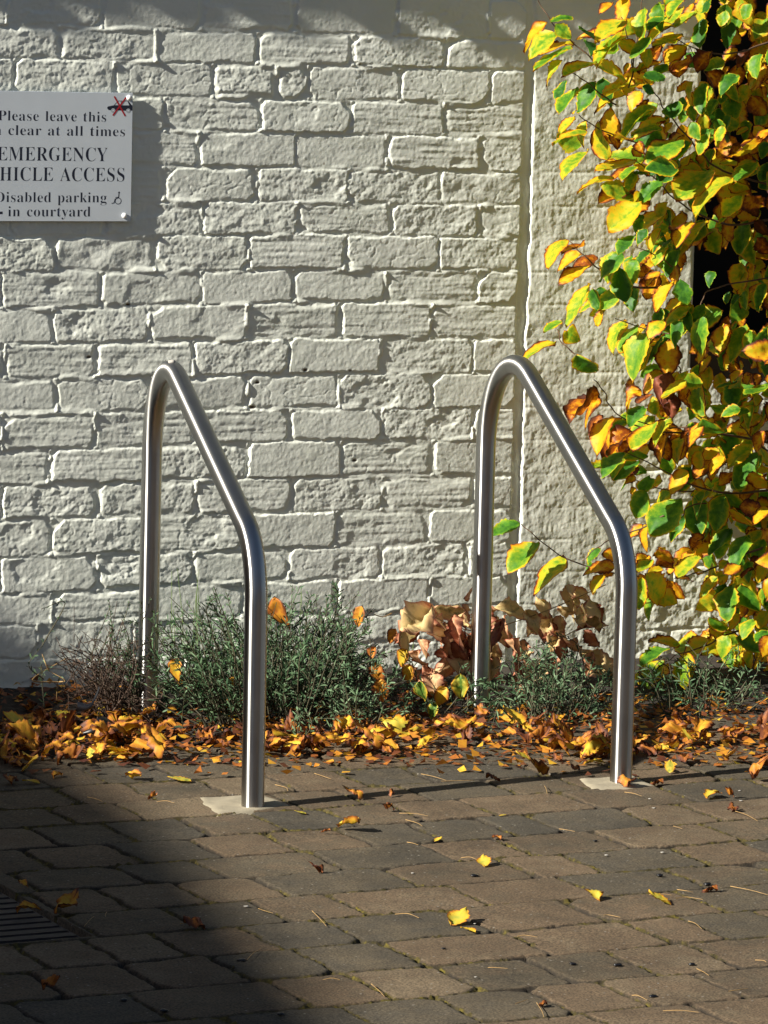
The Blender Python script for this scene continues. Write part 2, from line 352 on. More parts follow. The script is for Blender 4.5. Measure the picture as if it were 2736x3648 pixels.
for k in range(-3, 20):
    zt = rowz[k](GX); zb = rowz[k+1](GX); inrow = (WZw <= zt) & (WZw > zb) & (GX < GRX)
    if not inrow.any(): continue
    zmid = float(rowz[k](np.array([0.]))[0]+rowz[k+1](np.array([0.]))[0])/2
    if k in JNT:
        ymid = lambda px: (np.interp(px, BED_X, BED.get(k, BED[0])) + np.interp(px, BED_X, BED.get(k+1, BED[16])))/2 if (k in BED and k+1 in BED) else None
        js = []
        for px in JNT[k]:
            d = ray(px, 0); yy = ymid(px)
            if yy is None: yy = {-2: -60, -1: 40, 16: 2130}[k]
            js.append(float(at_y(px, yy, 0)[0]))
    else:
        js = [-.66+.112*(k % 2)+.225*i for i in range(6)]
    while js[0] > WX0-.1: js.insert(0, js[0]-.225)
    js.append(GRX-.004)
    for a, b in zip(js[:-1], js[1:]):
        m = inrow & (WXw > a-.004) & (WXw <= b+.004)
        if not m.any(): continue
        ys, xs = np.where(m); y0, y1, x0, x1 = ys.min(), ys.max()+1, xs.min(), xs.max()+1; sl = (slice(y0, y1), slice(x0, x1)); mm = m[sl]
        X, Z = WXw[sl], WZw[sl]; jl, jr = rng.uniform(.0015, .0060, 2); jt, jb = rng.uniform(.001, .0045, 2)
        if b > GRX-.02: jr = .006
        dl, dr_, dt, db = X-a-jl, b-jr-X, zt[sl]-jt-Z, Z-zb[sl]-jb
        d = np.minimum(np.minimum(dl, dr_), np.minimum(dt, db))
        for c1, c2 in ((dl, dt), (dl, db), (dr_, dt), (dr_, db)):
            cc = rng.choice([.004, .008, .014, .024], p=[.36, .32, .22, .10]); d = np.minimum(d, (c1+c2-cc)/1.414)
        wdt = rng.choice([.004, .006, .010], p=[.4, .4, .2])
        A = rng.uniform(.0024, .0048); d = d + .0030*chipn[sl]; prof = sstep((d+.0015)/(wdt*(1+1.1*np.clip(widn[sl], -.55, 1))))
        ty = rng.choice(4, p=[.38, .30, .20, .12])
        g_a, r_a, rd_a, l_a = [(.00040, .00030, .0001, .0005), (.00060, .00125, .0003, .0007), (.00042, .0005, .0008, .0004), (.00042, .0007, .0001, .0020)][ty]
        sh = int(rng.integers(0, 60)); 
        h = A*prof + prof*(g_a*grit[sl] + r_a*rough1[sl] + rd_a*ridge[sl] + l_a*lump[sl])
        h += prof*(rng.normal(0, .0042)*(X-(a+b)/2) + rng.normal(0, .012)*(Z-(zt[sl]+zb[sl])/2))
        if rng.random() < .35:     # a spalled patch or a fold of old paint
            cx, cz, rr = a+(b-a)*rng.uniform(.15, .85), zmid+rng.uniform(-.022, .022), rng.uniform(.015, .045)
            q = np.hypot((X-cx)/1.6, Z-cz)+.012*rough1[sl]; h -= prof*sstep((rr-q)/.016)*rng.uniform(.0008, .0024)
        if rng.random() < .25:
            h -= prof*.0006*sstep((.07-crk[sl])/.06)
        sm = sstep((smear[sl]-.10)/.35)*.95
        bedd = np.minimum(np.abs(zt[sl]-Z), np.abs(Z-zb[sl])); base = H[sl] + .0021*np.exp(-(bedd/.0075)**2)*(.8+.9*smear[sl]); hh = np.maximum(h + base*(1-prof), base + sm*A*.8*sstep((d+.014)/.01))
        H[sl] = np.where(mm, hh, H[sl])
# rendered pier to the right of the groove, old courses just showing through the coat
q = GX - (GRX + .010 + .0050*fbm(GX*0+.3, GZ/.035, 91, 4, .6))
pier = np.clip(.0036+.0050*fbm(GX*0, GZ/.06, 95, 4, .6)*np.exp(-np.clip(q, 0, 1)/.007), .0006, .01)*sstep(q/(.006+.004*vnoise(GX*0, GZ/.06, 97)))
crs = np.minimum(np.abs(((1.434-GZ+.006*vnoise(GX/.25, GZ/.2, 5))/.075) % 1 - .0), np.abs(((1.434-GZ+.006*vnoise(GX/.25, GZ/.2, 5))/.075) % 1 - 1))*.075
pm = sstep(q/.006)
relief = .0018*fbm(GX/.075, GZ/.05, 101, 3) + .00045*grit + .0007*rough1 + .0005*fbm(GX/.016, GZ/.030, 111, 3) + .0003*fbm(GX/.0065, GZ/.022, 121, 2) - .0009*sstep((.006-crs)/.006)*sstep(.5+fbm(GX/.1, GZ/.1, 131, 2)*1.5)
low = sstep((.62-GZ)/.2)*sstep((GX-.85)/.1)
jx = np.abs((((GX-.9)/.225 + .5*np.floor((1.434-GZ)/.075)) % 1)-.5)*.225
relief += low*(-.0025*sstep((.007-np.minimum(crs, jx))/.006)*sstep(.5+1.5*smear) + .0012*rough1)
H = np.where(q > -.006, pier + pm*relief + (1-pm)*(-.004), H)
H = np.where((GX > GRX-.012) & (q <= -.006), H-.003, H)
# the wall foot: splashed, lumpier
H += .0012*fbm(GX/.02, GZ/.02, 141, 3)*sstep((.22-GZ)/.1)
for px, py, rr in ((315, 1272, .004), (1085, 1318, .004), (915, 1362, .004), (898, 1450, .005), (1262, 1640, .004), (455, 1085, .004), (1245, 1320, .003)):
    p = at_y(px, py, 0); e = np.hypot((GX-p[0])/1.8, GZ-p[2]); H -= .004*sstep((rr-e)/.003); DIRT = np.maximum(DIRT, sstep((rr-e)/.002))
for px, py in ((1152, 583), (1466, 289), (1378, 188), (1280, 230), (1395, 300)):
    p = at_y(px, py, 0); e = np.hypot(GX-p[0], (GZ-p[2])/1.3); DIRT = np.maximum(DIRT, .8*sstep((.0035-e)/.002))
fx, fz = (gx[:-1]+gx[1:])/2, (gz[:-1]+gz[1:])/2
FX, FZ = np.meshgrid(fx, fz)
edge_z = OPZ + .004*np.sin(FX*40) - .03*sstep((FX-1.085)/.02)
keep = ~((FX > OPX) & (FZ > edge_z))
# walls turn the corner into the opening: round the arris
ja = np.clip((OPX-GX)/.012, 0, 1); H = np.where((GX > OPX-.012) & (GX <= OPX+.004) & (GZ > OPZ), H-.006*(1-ja)**2, H)
V = np.stack([GX, -H, GZ], -1).reshape(-1, 3)
brick_wall = thing('brick_wall', 'white painted brick wall with rough old bricks behind the bike stands', 'wall')
face = mesh_obj('brickwork', V, grid_faces(nx, nz, keep), M_WALL, brick_wall, {'dirt': DIRT})
# the rest of the same wall, outside the picture and round the opening
bm = bmesh.new()
add_box(bm, -1.3, WX0, -.005, .30, -.06, 2.6); add_box(bm, WX0, OPX, -.005, .30, WZ1, 2.6); add_box(bm, OPX, 2.4, -.005, .30, 2.05, 2.6)
add_box(bm, WX1, 2.4, -.005, .30, -.06, OPZ-.03); add_box(bm, OPX-.02, OPX-.0005, .004, .30, OPZ-.03, 2.05); add_box(bm, OPX, WX1, .012, .30, OPZ-.3, OPZ-.045)
bm_obj('plain_wall', bm, M_WALL, brick_wall)
M_BRK = simple("red_brick", (.15, .070, .042), .9, noise=.3, nscale=12)
bm = bmesh.new(); add_box(bm, -9.0, -1.3, -.004, .30, -.06, 2.6); add_box(bm, 2.4, 6.0, -.004, .30, -.06, 2.6); bm_obj('low_bounce_wall', bm, M_BRK, brick_wall)  # unseen wall ends, coloured dark to cut light bounced into the shade
# eaves above the picture: their ragged tile ends shade the top courses
EZ, ED = 2.13, .150
bm = bmesh.new(); add_box(bm, -9, 6, -ED, 0.0, EZ, EZ+.03)
re = random.Random(4); x = -9.0
while x < 6.0:
    w = re.uniform(.08, .13); dp = re.uniform(.004, .022)
    add_box(bm, x, x+w, -ED-dp, -ED+.0005, EZ+.002, EZ+.022); x += w+re.uniform(.07, .15)
bm_obj('eaves', bm, M_SILL, brick_wall)
# the dark opening
win = thing('window', 'black unlit window opening behind the autumn shrub with a brown timber sill', 'window', (0, 0, 0))
box_obj('pane', (OPX+.001, 2.39, .245, .255, OPZ-.03, 2.05), M_VOID, win)
bm = bmesh.new(); add_box(bm, OPX+.003, OPX+.05, .17, .24, OPZ+.07, 2.04, .004); add_box(bm, 2.33, 2.385, .17, .24, OPZ+.07, 2.04, .004); add_box(bm, OPX+.05, 2.33, .17, .24, 1.97, 2.04, .004)
bm_obj('frame', bm, M_SILL, win)
box_obj('sill', (OPX+.002, 2.385, .03, .243, OPZ-.044, OPZ+.062), M_SILL, win, .006)

# ------------------------------------------------------------------ the paving
ROWY = [-.61, -.785, -.955, -1.127, -1.29, -1.466, -1.642, -1.808, -1.976, -2.144, -2.317, -2.490, -2.665, -2.838, -3.01, -3.18]
JP = [(345,2770),(598+900,2760),(100+900,2787),(345+900,2770),(1252,2840),(1485,2825),(1800,2810),(1190,2900),(1440,2890),(1700,2875),(975,2990),(1280,2985),(1490,2950),(1770,2945),(1150,3060),(1550,3030),(1810,3000),
      (1390,3110),(990,3170),(1820,3080),(1240,3220),(930,3230),(1680,3195),(1210,3310),(1640,3265),(930,3340),(1140,3430),(1440,3400),(1040,3540),(1340,3520),(1650,3490),(1300,3630),(1620,3590),
      (2096,2865),(2516,2900),(1961,2940),(2296,2920),(2566,2900),(1836,3020),(2196,2995),(2576,2965),(2086,3080),(2466,3050),(2076,3160),(2476,3140),(2096,3250),(2496,3210),(1886,3360),(2296,3315),(2506,3305),
      (1966,3460),(2176,3395),(2516,3390),(1926,3550),(2266,3560),(2556,3510),(2546,3620),
      (105,2765),(600,2750),(240,2835),(500,2820),(750,2800),(460,2890),(200,2900),(160,2980),(420,2960),(690,2940),(140,3060),(440,3035),(740,3020),(480,3120),(780,3110),(170,3220),(420,3210),(700,3190),(650,3270),(350,3380),(610,3370),
      (510,3485),(810,3445),(540,3590),(210,3530),(100,3400),(2200,2740),(1900,2745),(2450,2715),(1700,2705),(2320,2790),(1960,2812)]
rows = {i: [] for i in range(len(ROWY)-1)}
for px, py in JP:
    p = at_z(px, py)
    for i in range(len(ROWY)-1):
        if ROWY[i] >= p[1] > ROWY[i+1]: rows[i].append(float(p[0]))
rp = np.random.default_rng(11)
for i, r in rows.items():
    r.sort(); r = [v for n, v in enumerate(r) if n == 0 or v-r[n-1] > .09]
    if not r: r = [rp.uniform(-.3, .1)]
    while r[0] > -2.2: r.insert(0, r[0]-rp.uniform(.14, .23))
    while r[-1] < 1.9: r.append(r[-1]+rp.uniform(.14, .23))
    out = [r[0]]
    for v in r[1:]:
        while v-out[-1] > .255: out.append(out[-1]+min(rp.uniform(.14, .19), (v-out[-1])*.5))
        out.append(v)
    rows[i] = out
PX0, PX1, PY0, PY1 = -2.0, 1.45, -3.16, -.62
npx = int((PX1-PX0)/.0032)+1; npy = int((PY1-PY0)/.0036)+1
px_ = np.linspace(PX0, PX1, npx); py_ = np.linspace(PY0, PY1, npy); PXg, PYg = np.meshgrid(px_, py_)
PXw = PXg + .0065*fbm(PXg/.05, PYg/.05, 201, 4, .6); PYw = PYg + .0075*fbm(PXg/.06, PYg/.05, 211, 3) + .004*vnoise(PXg/.4, PYg/.4, 215)
HP = np.full_like(PXg, -.009) + .002*fbm(PXg/.02, PYg/.02, 221, 3); TN = np.full_like(PXg, .3); GAP = np.ones_like(PXg)
fine = fbm(PXg/.012, PYg/.012, 231, 3, .6); lumpp = fbm(PXg/.07, PYg/.07, 241, 2); pchip = fbm(PXg/.02, PYg/.02, 243, 3, .65)
for i, js in rows.items():
    yt, yb = ROWY[i], ROWY[i+1]
    for a, b in zip(js[:-1], js[1:]):
        x0, x1 = np.searchsorted(px_, [a-.01, b+.01]); y0, y1 = np.searchsorted(py_, [yb-.012, yt+.012])
        if x1 <= x0 or y1 <= y0: continue
        sl = (slice(y0, y1), slice(x0, x1)); X, Y = PXw[sl], PYw[sl]
        jw = rp.uniform(.0010, .0062, 4); d1, d2, d3, d4 = X-a-jw[0], b-jw[1]-X, yt-jw[2]*.7-Y, Y-yb-jw[3]*.7
        d = np.minimum(np.minimum(d1, d2), np.minimum(d3, d4))
        for c1, c2 in ((d1, d3), (d1, d4), (d2, d3), (d2, d4)):
            d = np.minimum(d, (c1+c2-rp.choice([.006, .012, .025], p=[.5, .35, .15]))/1.414)
        d = d + .0034*pchip[sl]
        pr = np.sqrt(np.clip((d+.0015)/.0065, 0, 1)*(2-np.clip((d+.0015)/.0065, 0, 1)))
        h = -.007 + pr*(.0066+np.clip(rp.normal(0, .0008), -.0012, .0012)) + pr*(.0006*fine[sl] + .0012*lumpp[sl] + np.clip(rp.normal(0, .006), -.009, .009)*(X-(a+b)/2) + np.clip(rp.normal(0, .008), -.011, .011)*(Y-(yt+yb)/2))
        up = (d > -.0015)
        HP[sl] = np.where(up, np.maximum(h, HP[sl]), HP[sl]); tn = np.clip(rp.choice([.12, .45, .7, .85]) + rp.normal(0, .1), 0, 1)
        TN[sl] = np.where(up, tn, TN[sl]); GAP[sl] = np.where(up, 1-sstep((d+.0005)/.004), GAP[sl])
mn = fbm(PXg/.16, PYg/.16, 251, 2) + .5*fbm(PXg/.03, PYg/.03, 261, 2)
MOSS = sstep((mn+.34)/.35)*sstep((-.0010-HP+.0016*fine)/.003)*sstep((GAP-.03)/.25)*sstep((-.75-PYg)/.15)
MOSS *= .35+.65*sstep((fbm(PXg/.01, PYg/.01, 271, 2)+.5)/.5)
HP += MOSS*.0036*(1+fbm(PXg/.008, PYg/.008, 281, 2))
DRX, DRY0, DRY1 = -1.292, -1.70, -2.13
hole = (PXg < DRX) & (PYg < DRY0) & (PYg > DRY1); HP = np.where(hole, -.035, HP)
paving = mesh_obj('pavement', np.stack([PXg, PYg, HP], -1).reshape(-1, 3), grid_faces(npx, npy), M_PAVE, None, {'tone': TN, 'moss': np.clip(MOSS, 0, 1), 'gap': np.clip(GAP, 0, 1)*.95})
tag(paving, kind='structure')
g = box_obj('ground', (-60, 60, -60, .25, -.30, -.045), M_GROUND); tag(g, kind='structure')
# the outer courtyard at paving level
bm = bmesh.new(); add_box(bm, -40, PX0-.001, -40, -.62, -.044, -.004); add_box(bm, PX1+.001, 40, -40, -.62, -.044, -.004); add_box(bm, PX0, PX1, -40, PY0-.001, -.044, -.004)
tag(bm_obj('courtyard_paving', bm, M_GROUND), kind='structure')
# planting bed
sx = np.linspace(-2.5, 2.5, 500); sy = np.linspace(-.68, .02, 90); SX, SY = np.meshgrid(sx, sy)
SZ = -.004 + .010*fbm(SX/.12, SY/.12, 301, 3) + .006*fbm(SX/.02, SY/.02, 311, 2) + .03*sstep((SY+.45)/.35) - .02*sstep((-.60-SY)/.05)
tag(mesh_obj('planting_bed', np.stack([SX, SY, SZ], -1).reshape(-1, 3), grid_faces(500, 90), M_SOIL), kind='structure')
def bed_z(x, y):
    return float(-.004+.03*sstep(np.array((y+.45)/.35))) if y > -.62 else 0.0

# drain cover in the lower left corner
bm = bmesh.new(); add_box(bm, -1.95, DRX-.004, DRY1+.004, DRY0-.004, -.034, -.0085)
y = DRY1+.02
while y < DRY0-.02:
    add_box(bm, -1.94, DRX-.012, y, y+.028, -.0084, -.003, .002); y += .037
tag(bm_obj('drain_cover', bm, M_IRON), 'dark ribbed iron drain cover set into the shaded paving', 'drain cover')

# concrete footings
def pad(quad, label):
    P = [at_z(*q) for q in quad]; c = sum(P)/4
    n = 26; V = []; 
    for j in range(n):
        for i in range(n):
            u, v = i/(n-1), j/(n-1); p = (P[0]*(1-u)+P[1]*u)*(1-v)+(P[3]*(1-u)+P[2]*u)*v
            w = .004*math.sin(u*9+v*5+c[0]*7)+.003*math.sin(v*13-u*4)
            e = min(u, 1-u, v, 1-v)
            V.append((p[0]+w, p[1]+w*.7, -.008+.0105*min(1, e*9)**.5+.0007*math.sin(u*7+v*11)))
    return tag(mesh_obj('concrete_footing', np.array(V), grid_faces(n, n, flip=True), M_CONC), label, 'concrete footing', 'concrete footings of the bike stands')
pad([(680, 2840), (952, 2825), (1050, 2872), (763, 2908)], 'sandy concrete footing around the front leg of the left bike stand')
pad([(2040, 2775), (2268, 2756), (2345, 2804), (2124, 2824)], 'pale concrete footing around the front leg of the right bike stand')

# ------------------------------------------------------------------ the two bike stands
def fillet_path(P, rads, n=14):
    P = [np.array(p, float) for p in P]; out = [P[0]]
    for i in range(1, len(P)-1):
        a, b, c = P[i-1], P[i], P[i+1]; u = (a-b)/np.linalg.norm(a-b); v = (c-b)/np.linalg.norm(c-b)
        half = math.acos(np.clip(u@v, -1, 1))/2; r = rads[i-1]; t = r/math.tan(half)
        p0, p1 = b+u*t, b+v*t; bis = (u+v)/np.linalg.norm(u+v); cc = b+bis*(r/math.sin(half))
        a0 = p0-cc; a1 = p1-cc; ang = math.acos(np.clip(a0@a1/(r*r), -1, 1))
        for k in range(n+1):
            s = k/n; out.append(cc + (math.sin((1-s)*ang)*a0+math.sin(s*ang)*a1)/math.sin(ang))
    out.append(P[-1]); 
    # even out long straight runs
    o2 = [out[0]]
    for p in out[1:]:
        L = np.linalg.norm(p-o2[-1]); k = max(1, int(L/.04))
        base = o2[-1]
        for j in range(1, k+1): o2.append(base+(p-base)*j/k)
    return np.array(o2)
def bike_stand(front, back, prof, rads, label):
    f = np.array([*front, 0.0]); b = np.array([*back, 0.0]); e = (b-f)/np.linalg.norm(b-f)
    P = [f*0 + e*u + np.array([0, 0, z]) for u, z in prof]
    path = fillet_path(P, rads); V, F = tube_arrays(path, .0212, 40)
    o = mesh_obj('bike_stand', V, F, M_STEEL); o.location = f
    T = np.gradient(path, axis=0); T /= np.linalg.norm(T, axis=1, keepdims=True); T = np.repeat(T, 40, axis=0)
    at = o.data.attributes.new('axis', 'FLOAT_VECTOR', 'POINT'); at.data.foreach_set('vector', T.astype(np.float32).ravel())
    return tag(o, label, 'bike stand', 'steel bike stands in front of the wall')
bike_stand((-.610, -1.248), (-.418, -.303), [(0, -.04), (.018, .478), (.985, .811), (.975, -.05)], (.15, .180), 'bent stainless steel bike stand in front of the lavender, with a white fleck on top')
bike_stand((.172, -1.245), (.318, -.388), [(0, -.04), (.006, .455), (.893, .858), (.878, -.05)], (.15, .190), 'bent stainless steel bike stand beside the yellow shrub, with a ladybird on its rail')

def blob(name, loc, s, mat, seed, parent=None, squash=(1, 1, 1), sub=2):
    bm = bmesh.new(); bmesh.ops.create_icosphere(bm, subdivisions=sub, radius=1); r = random.Random(seed); ph = [r.uniform(0, 6) for _ in range(6)]
    for v in bm.verts:
        k = 1+.18*math.sin(3*v.co.x+ph[0])*math.sin(2.5*v.co.y+ph[1])+.12*math.sin(5*v.co.z+4*v.co.x+ph[2])
        v.co = Vector((v.co.x*s*squash[0]*k, v.co.y*s*squash[1]*k, v.co.z*s*squash[2]*k))
    o = bm_obj(name, bm, mat, parent, True); o.location = loc; return o
# dropping on the left stand
f = np.array([-.61, -1.248]); b = np.array([-.418, -.303]); e = (b-f)/np.linalg.norm(b-f)
pp = np.array([*(f+e*.80), .7385]) - AF*.013 + np.array([0, 0, .0175]); tag(blob('bird_dropping', pp, .0062, M_CHIP, 3, squash=(1.3, 1, .7)), 'small white dropping on the bend of the left bike stand', 'bird dropping')
# ladybird on the right stand
f = np.array([.172, -1.245]); b = np.array([.318, -.388]); e = (b-f)/np.linalg.norm(b-f)
lp = np.array([*(f+e*.545), .455+.539*.4543]) - AF*.0185 + AR*.0105 + AU*.004
lb = thing('ladybird', 'tiny orange ladybird on the sloping rail of the right bike stand', 'insect', lp)
M_LB = simple('ladybird_red', (.55, .09, .015), .25); 
blob('wing_cases', (0, 0, 0), .0034, M_LB, 1, lb, (1.15, .9, 1.2)); blob('head', (.0028, -.0010, -.0028), .0017, M_BLACKP, 2, lb)
bm = bmesh.new()
for dx, dz in ((-.0015, .0018), (.0015, .0016), (-.0012, -.001), (.0016, -.0012)):
    r_ = bmesh.ops.create_icosphere(bm, subdivisions=1, radius=.0007)
    for v in r_['verts']: v.co += Vector((dx, -.0030, dz))
bm_obj('spots', bm, M_BLACKP, lb)

# ------------------------------------------------------------------ the sign
SY = -.0115
sign = thing('sign', 'white sign with dark serif lettering screwed to the brick wall', 'sign', (-.3585, SY, 1.288)); sign.rotation_euler = (0, R(-.30), 0)
SW, SH = .362, .271          # local: x from -SW to 0, z from 0 down to -SH
bm = bmesh.new(); add_box(bm, -SW, 0, 0.0, .0035, -SH, 0, .0006); bm_obj('panel', bm, M_SIGN, sign)
bm = bmesh.new(); add_box(bm, -SW+.03, -.03, .0036, .0105, -SH+.03, -.03); bm_obj('backing', bm, M_SILL, sign)
KX, KZ = .2935/1536.0, .271/1517.0     # scale of the measured lettering
def sx_(x): return (x-1536)*KX
def sz_(y): return -(y-93)*KZ
def serif(c):
    o = ord(c)
    if 65 <= o <= 90: return chr(0x1D400+o-65)
    if 97 <= o <= 122: return chr(0x1D41A+o-97)
    return c
dg0 = bpy.context.evaluated_depsgraph_get()
def lettering(text, x0, x1, base, height, ref, weight=-.0122):
    cu = bpy.data.curves.new('lettering', 'FONT'); cu.body = ''.join(serif(c) for c in text); cu.offset = weight; cu.resolution_u = 4; cu.space_word = 1.25; cu.space_character = 1.04
    t = bpy.data.objects.new('lettering', cu); C.objects.link(t); bpy.context.view_layer.update()
    me = bpy.data.meshes.new_from_object(t.evaluated_get(bpy.context.evaluated_depsgraph_get()))
    n = len(me.vertices); co = np.empty(n*3, np.float32); me.vertices.foreach_get('co', co); co = co.reshape(-1, 3)
    bpy.data.objects.remove(t); bpy.data.curves.remove(cu)
    ax, bx = co[:, 0].min(), co[:, 0].max()
    X = sx_(x0) + (co[:, 0]-ax)/(bx-ax)*(sx_(x1)-sx_(x0)); Z = sz_(base) + co[:, 1]/ref*height*KZ
    me.vertices.foreach_set('co', np.stack([X, np.full(n, -.00008, np.float32), Z], -1).astype(np.float32).ravel()); me.update()
    me.materials.clear(); me.materials.append(M_INK)
    o = bpy.data.objects.new('lettering', me); C.objects.link(o); o.parent = sign; o['label'] = 'line of text reading ' + text
ASC, CAP = .70, .665
lettering('Please leave this', -48, 1220, 437, 120, ASC); lettering('area clear at all times', -345, 1447, 605, 120, ASC)
lettering('EMERGENCY', -52, 1243, 902, 158, CAP); lettering('VEHICLE ACCESS', -290, 1450, 1138, 158, CAP)
lettering('Disabled parking', -72, 1240, 1386, 122, ASC); lettering('in courtyard', 80, 1052, 1553, 122, ASC)
def flat_poly(bm, pts, y=-.00008):
    vs = [bm.verts.new((sx_(x), y, sz_(z))) for x, z in pts]; f = bm.faces.new(vs); f.normal_update()
    if f.normal.y > 0: f.normal_flip()
def bar(bm, a, b, w, y=-.00008):
    a = np.array(a, float); b = np.array(b, float); d = (b-a)/np.linalg.norm(b-a); n = np.array([-d[1], d[0]])*w/2
    flat_poly(bm, [a+n, b+n, b-n, a-n], y)
def disc(bm, c, r, y=-.00008, r0=0, n=24):
    for k in range(n):
        a, b = 2*PI*k/n, 2*PI*(k+1)/n
        q = [(c[0]+r*math.cos(a), c[1]+r*math.sin(a)), (c[0]+r*math.cos(b), c[1]+r*math.sin(b))]
        q += [(c[0]+r0*math.cos(b), c[1]+r0*math.sin(b)), (c[0]+r0*math.cos(a), c[1]+r0*math.sin(a))] if r0 else [c]
        flat_poly(bm, q, y)
bm = bmesh.new()   # arrow
flat_poly(bm, [(-95, 1512), (-35, 1470), (-35, 1497), (18, 1497), (18, 1527), (-35, 1527), (-35, 1554)]); bm_obj('arrow', bm, M_INK, sign)
bm = bmesh.new()   # the car and its windows
flat_poly(bm, [(1232, 266), (1244, 256), (1316, 240), (1532, 240), (1533, 296), (1515, 305), (1250, 298), (1235, 286)])
for a, b in (((1316, 240), (1362, 190)), ((1362, 190), (1476, 188)), ((1396, 190), (1398, 240))): bar(bm, a, b, 7)
flat_poly(bm, [(1470, 186), (1484, 188), (1520, 234), (1532, 241), (1496, 242)])
car = bm_obj('car_symbol', bm, M_INK, sign)
for c in ((1303, 302), (1483, 302)):
    bm = bmesh.new(); disc(bm, c, 27, -.00012); bm_obj('wheel', bm, M_INK, car)
    bm = bmesh.new(); disc(bm, c, 24, -.00016, 17); disc(bm, c, 13, -.00016); bm_obj('wheel_trim', bm, M_SIGN, car)
bm = bmesh.new(); bar(bm, (1314, 137), (1448, 366), 18, -.00022); bar(bm, (1456, 146), (1300, 362), 18, -.00026); bm_obj('red_cross', bm, M_RED, sign)
bm = bmesh.new(); disc(bm, (1389, 1268), 11); bar(bm, (1388, 1278), (1384, 1330), 11); bar(bm, (1346, 1328), (1386, 1320), 7, -.00010); bar(bm, (1386, 1328), (1340, 1346), 9, -.00012); bar(bm, (1342, 1344), (1328, 1394), 8, -.00014); bar(bm, (1330, 1392), (1300, 1396), 8, -.00016); disc(bm, (1379, 1368), 40, -.00011, 32)
bm_obj('wheelchair_symbol', bm, M_INK, sign)
for x, z in ((1490, 150), (1456, 1542), (-330, 150), (-330, 1542)):
    bm = bmesh.new(); bmesh.ops.create_uvsphere(bm, u_segments=20, v_segments=12, radius=.0058)
    for v in bm.verts: v.co.y *= .75
    o = bm_obj('screw_cap', bm, M_CAP, sign, True); o.location = (sx_(x), -.001, sz_(z))

# ------------------------------------------------------------------ leaves
def leaf_arrays(L, Wd, rs, fold=.25, curl=.3, twist=0., crumple=0., nu=17, nv=9, serr=.045, shape=.85, vein=.0012, torn=0.):
    u = np.linspace(0, 1, nu)[:, None]; v = np.linspace(-1, 1, nv)[None, :]
    w = .5*Wd*np.sin(PI*np.clip(u, 0, 1)**shape)**.72
    saw = (1+serr*np.sin(u*2*PI*8+rs.uniform(0, 6))*(np.abs(v) > .99) + .05*np.sin(u*11+rs.uniform(0, 6)))
    if torn: saw = saw*(1-torn*np.clip(rs.normal(.1, .55, (nu, 2))[:, [0, 0, 0, 0, 0, 1, 1, 1, 1]], 0, .9)*np.abs(v)**1.5)
    X = w*v*saw; Y = L*u + 0*v + L*.03*np.abs(v)
    lobes = np.cos((u*6.5-.45*np.abs(v)*2.2)*2*PI)
    Z = fold*np.abs(X) + vein*lobes*np.abs(v)*np.sin(PI*u)
    ph = rs.uniform(0, 6.28, 6)
    if crumple:
        Z = Z + crumple*L*(.16*np.sin(u*5+v*1.8+ph[0])+.12*np.sin(v*4.2+u*3+ph[1])+.08*np.sin(u*10+ph[2])*np.sin(v*3+ph[3])+.07*np.sin(u*19+ph[4]+v*2)*np.sin(v*6+ph[5])+.05*np.sin(v*9+ph[0])*np.sin(u*7+ph[3]))
    # roll the margins and bend along the length
    cr = curl; th = cr*(u-.3)*2; 
    Yb = np.where(abs(cr) < 1e-3, Y, L*np.sin(cr*2*u)/(2*cr+1e-9)) + L*.03*np.abs(v); Zb = L*(1-np.cos(cr*2*u))/(2*cr+1e-9)
    Yn = Yb - Z*np.sin(cr*2*u); Zn = -Zb + Z*np.cos(cr*2*u)
    tw = twist*u; Xn = X*np.cos(tw)-Zn*np.sin(tw)*.5; Zn = Zn+X*np.sin(tw)
    V = np.stack([Xn, Yn, Zn], -1).reshape(-1, 3)
    edge = np.maximum(np.abs(v)+0*u, np.abs(u*2-1)**5 + 0*v); ve = np.clip(np.maximum((1-np.abs(v)*9), (lobes-.8)*4*(np.abs(v) < .85)), 0, 1)
    return V, edge.reshape(-1), ve.reshape(-1)
def leaf_faces(nu=17, nv=9): return grid_faces(nv, nu)
LF = leaf_faces()

class Foliage:
    def __init__(s): s.V = []; s.E = []; s.A = []; s.N = []; s.F = []; s.n = 0
    def add(s, V, e, ve, age):
        s.V.append(V); s.E.append(e); s.N.append(ve); s.A.append(np.full(len(V), age)); s.F.append(LF+s.n); s.n += len(V)
    def build(s, name, mat, parent=None):
        return mesh_obj(name, np.concatenate(s.V), np.concatenate(s.F), mat, parent, {'edge': np.concatenate(s.E), 'age': np.concatenate(s.A), 'vein': np.concatenate(s.N)})
def orient(V, base, axis, normal):
    a = axis/np.linalg.norm(axis); n = normal - a*(normal@a); n /= np.linalg.norm(n)+1e-9; s = np.cross(a, n)
    return base + V[:, :1]*s + V[:, 1:2]*a + V[:, 2:3]*n

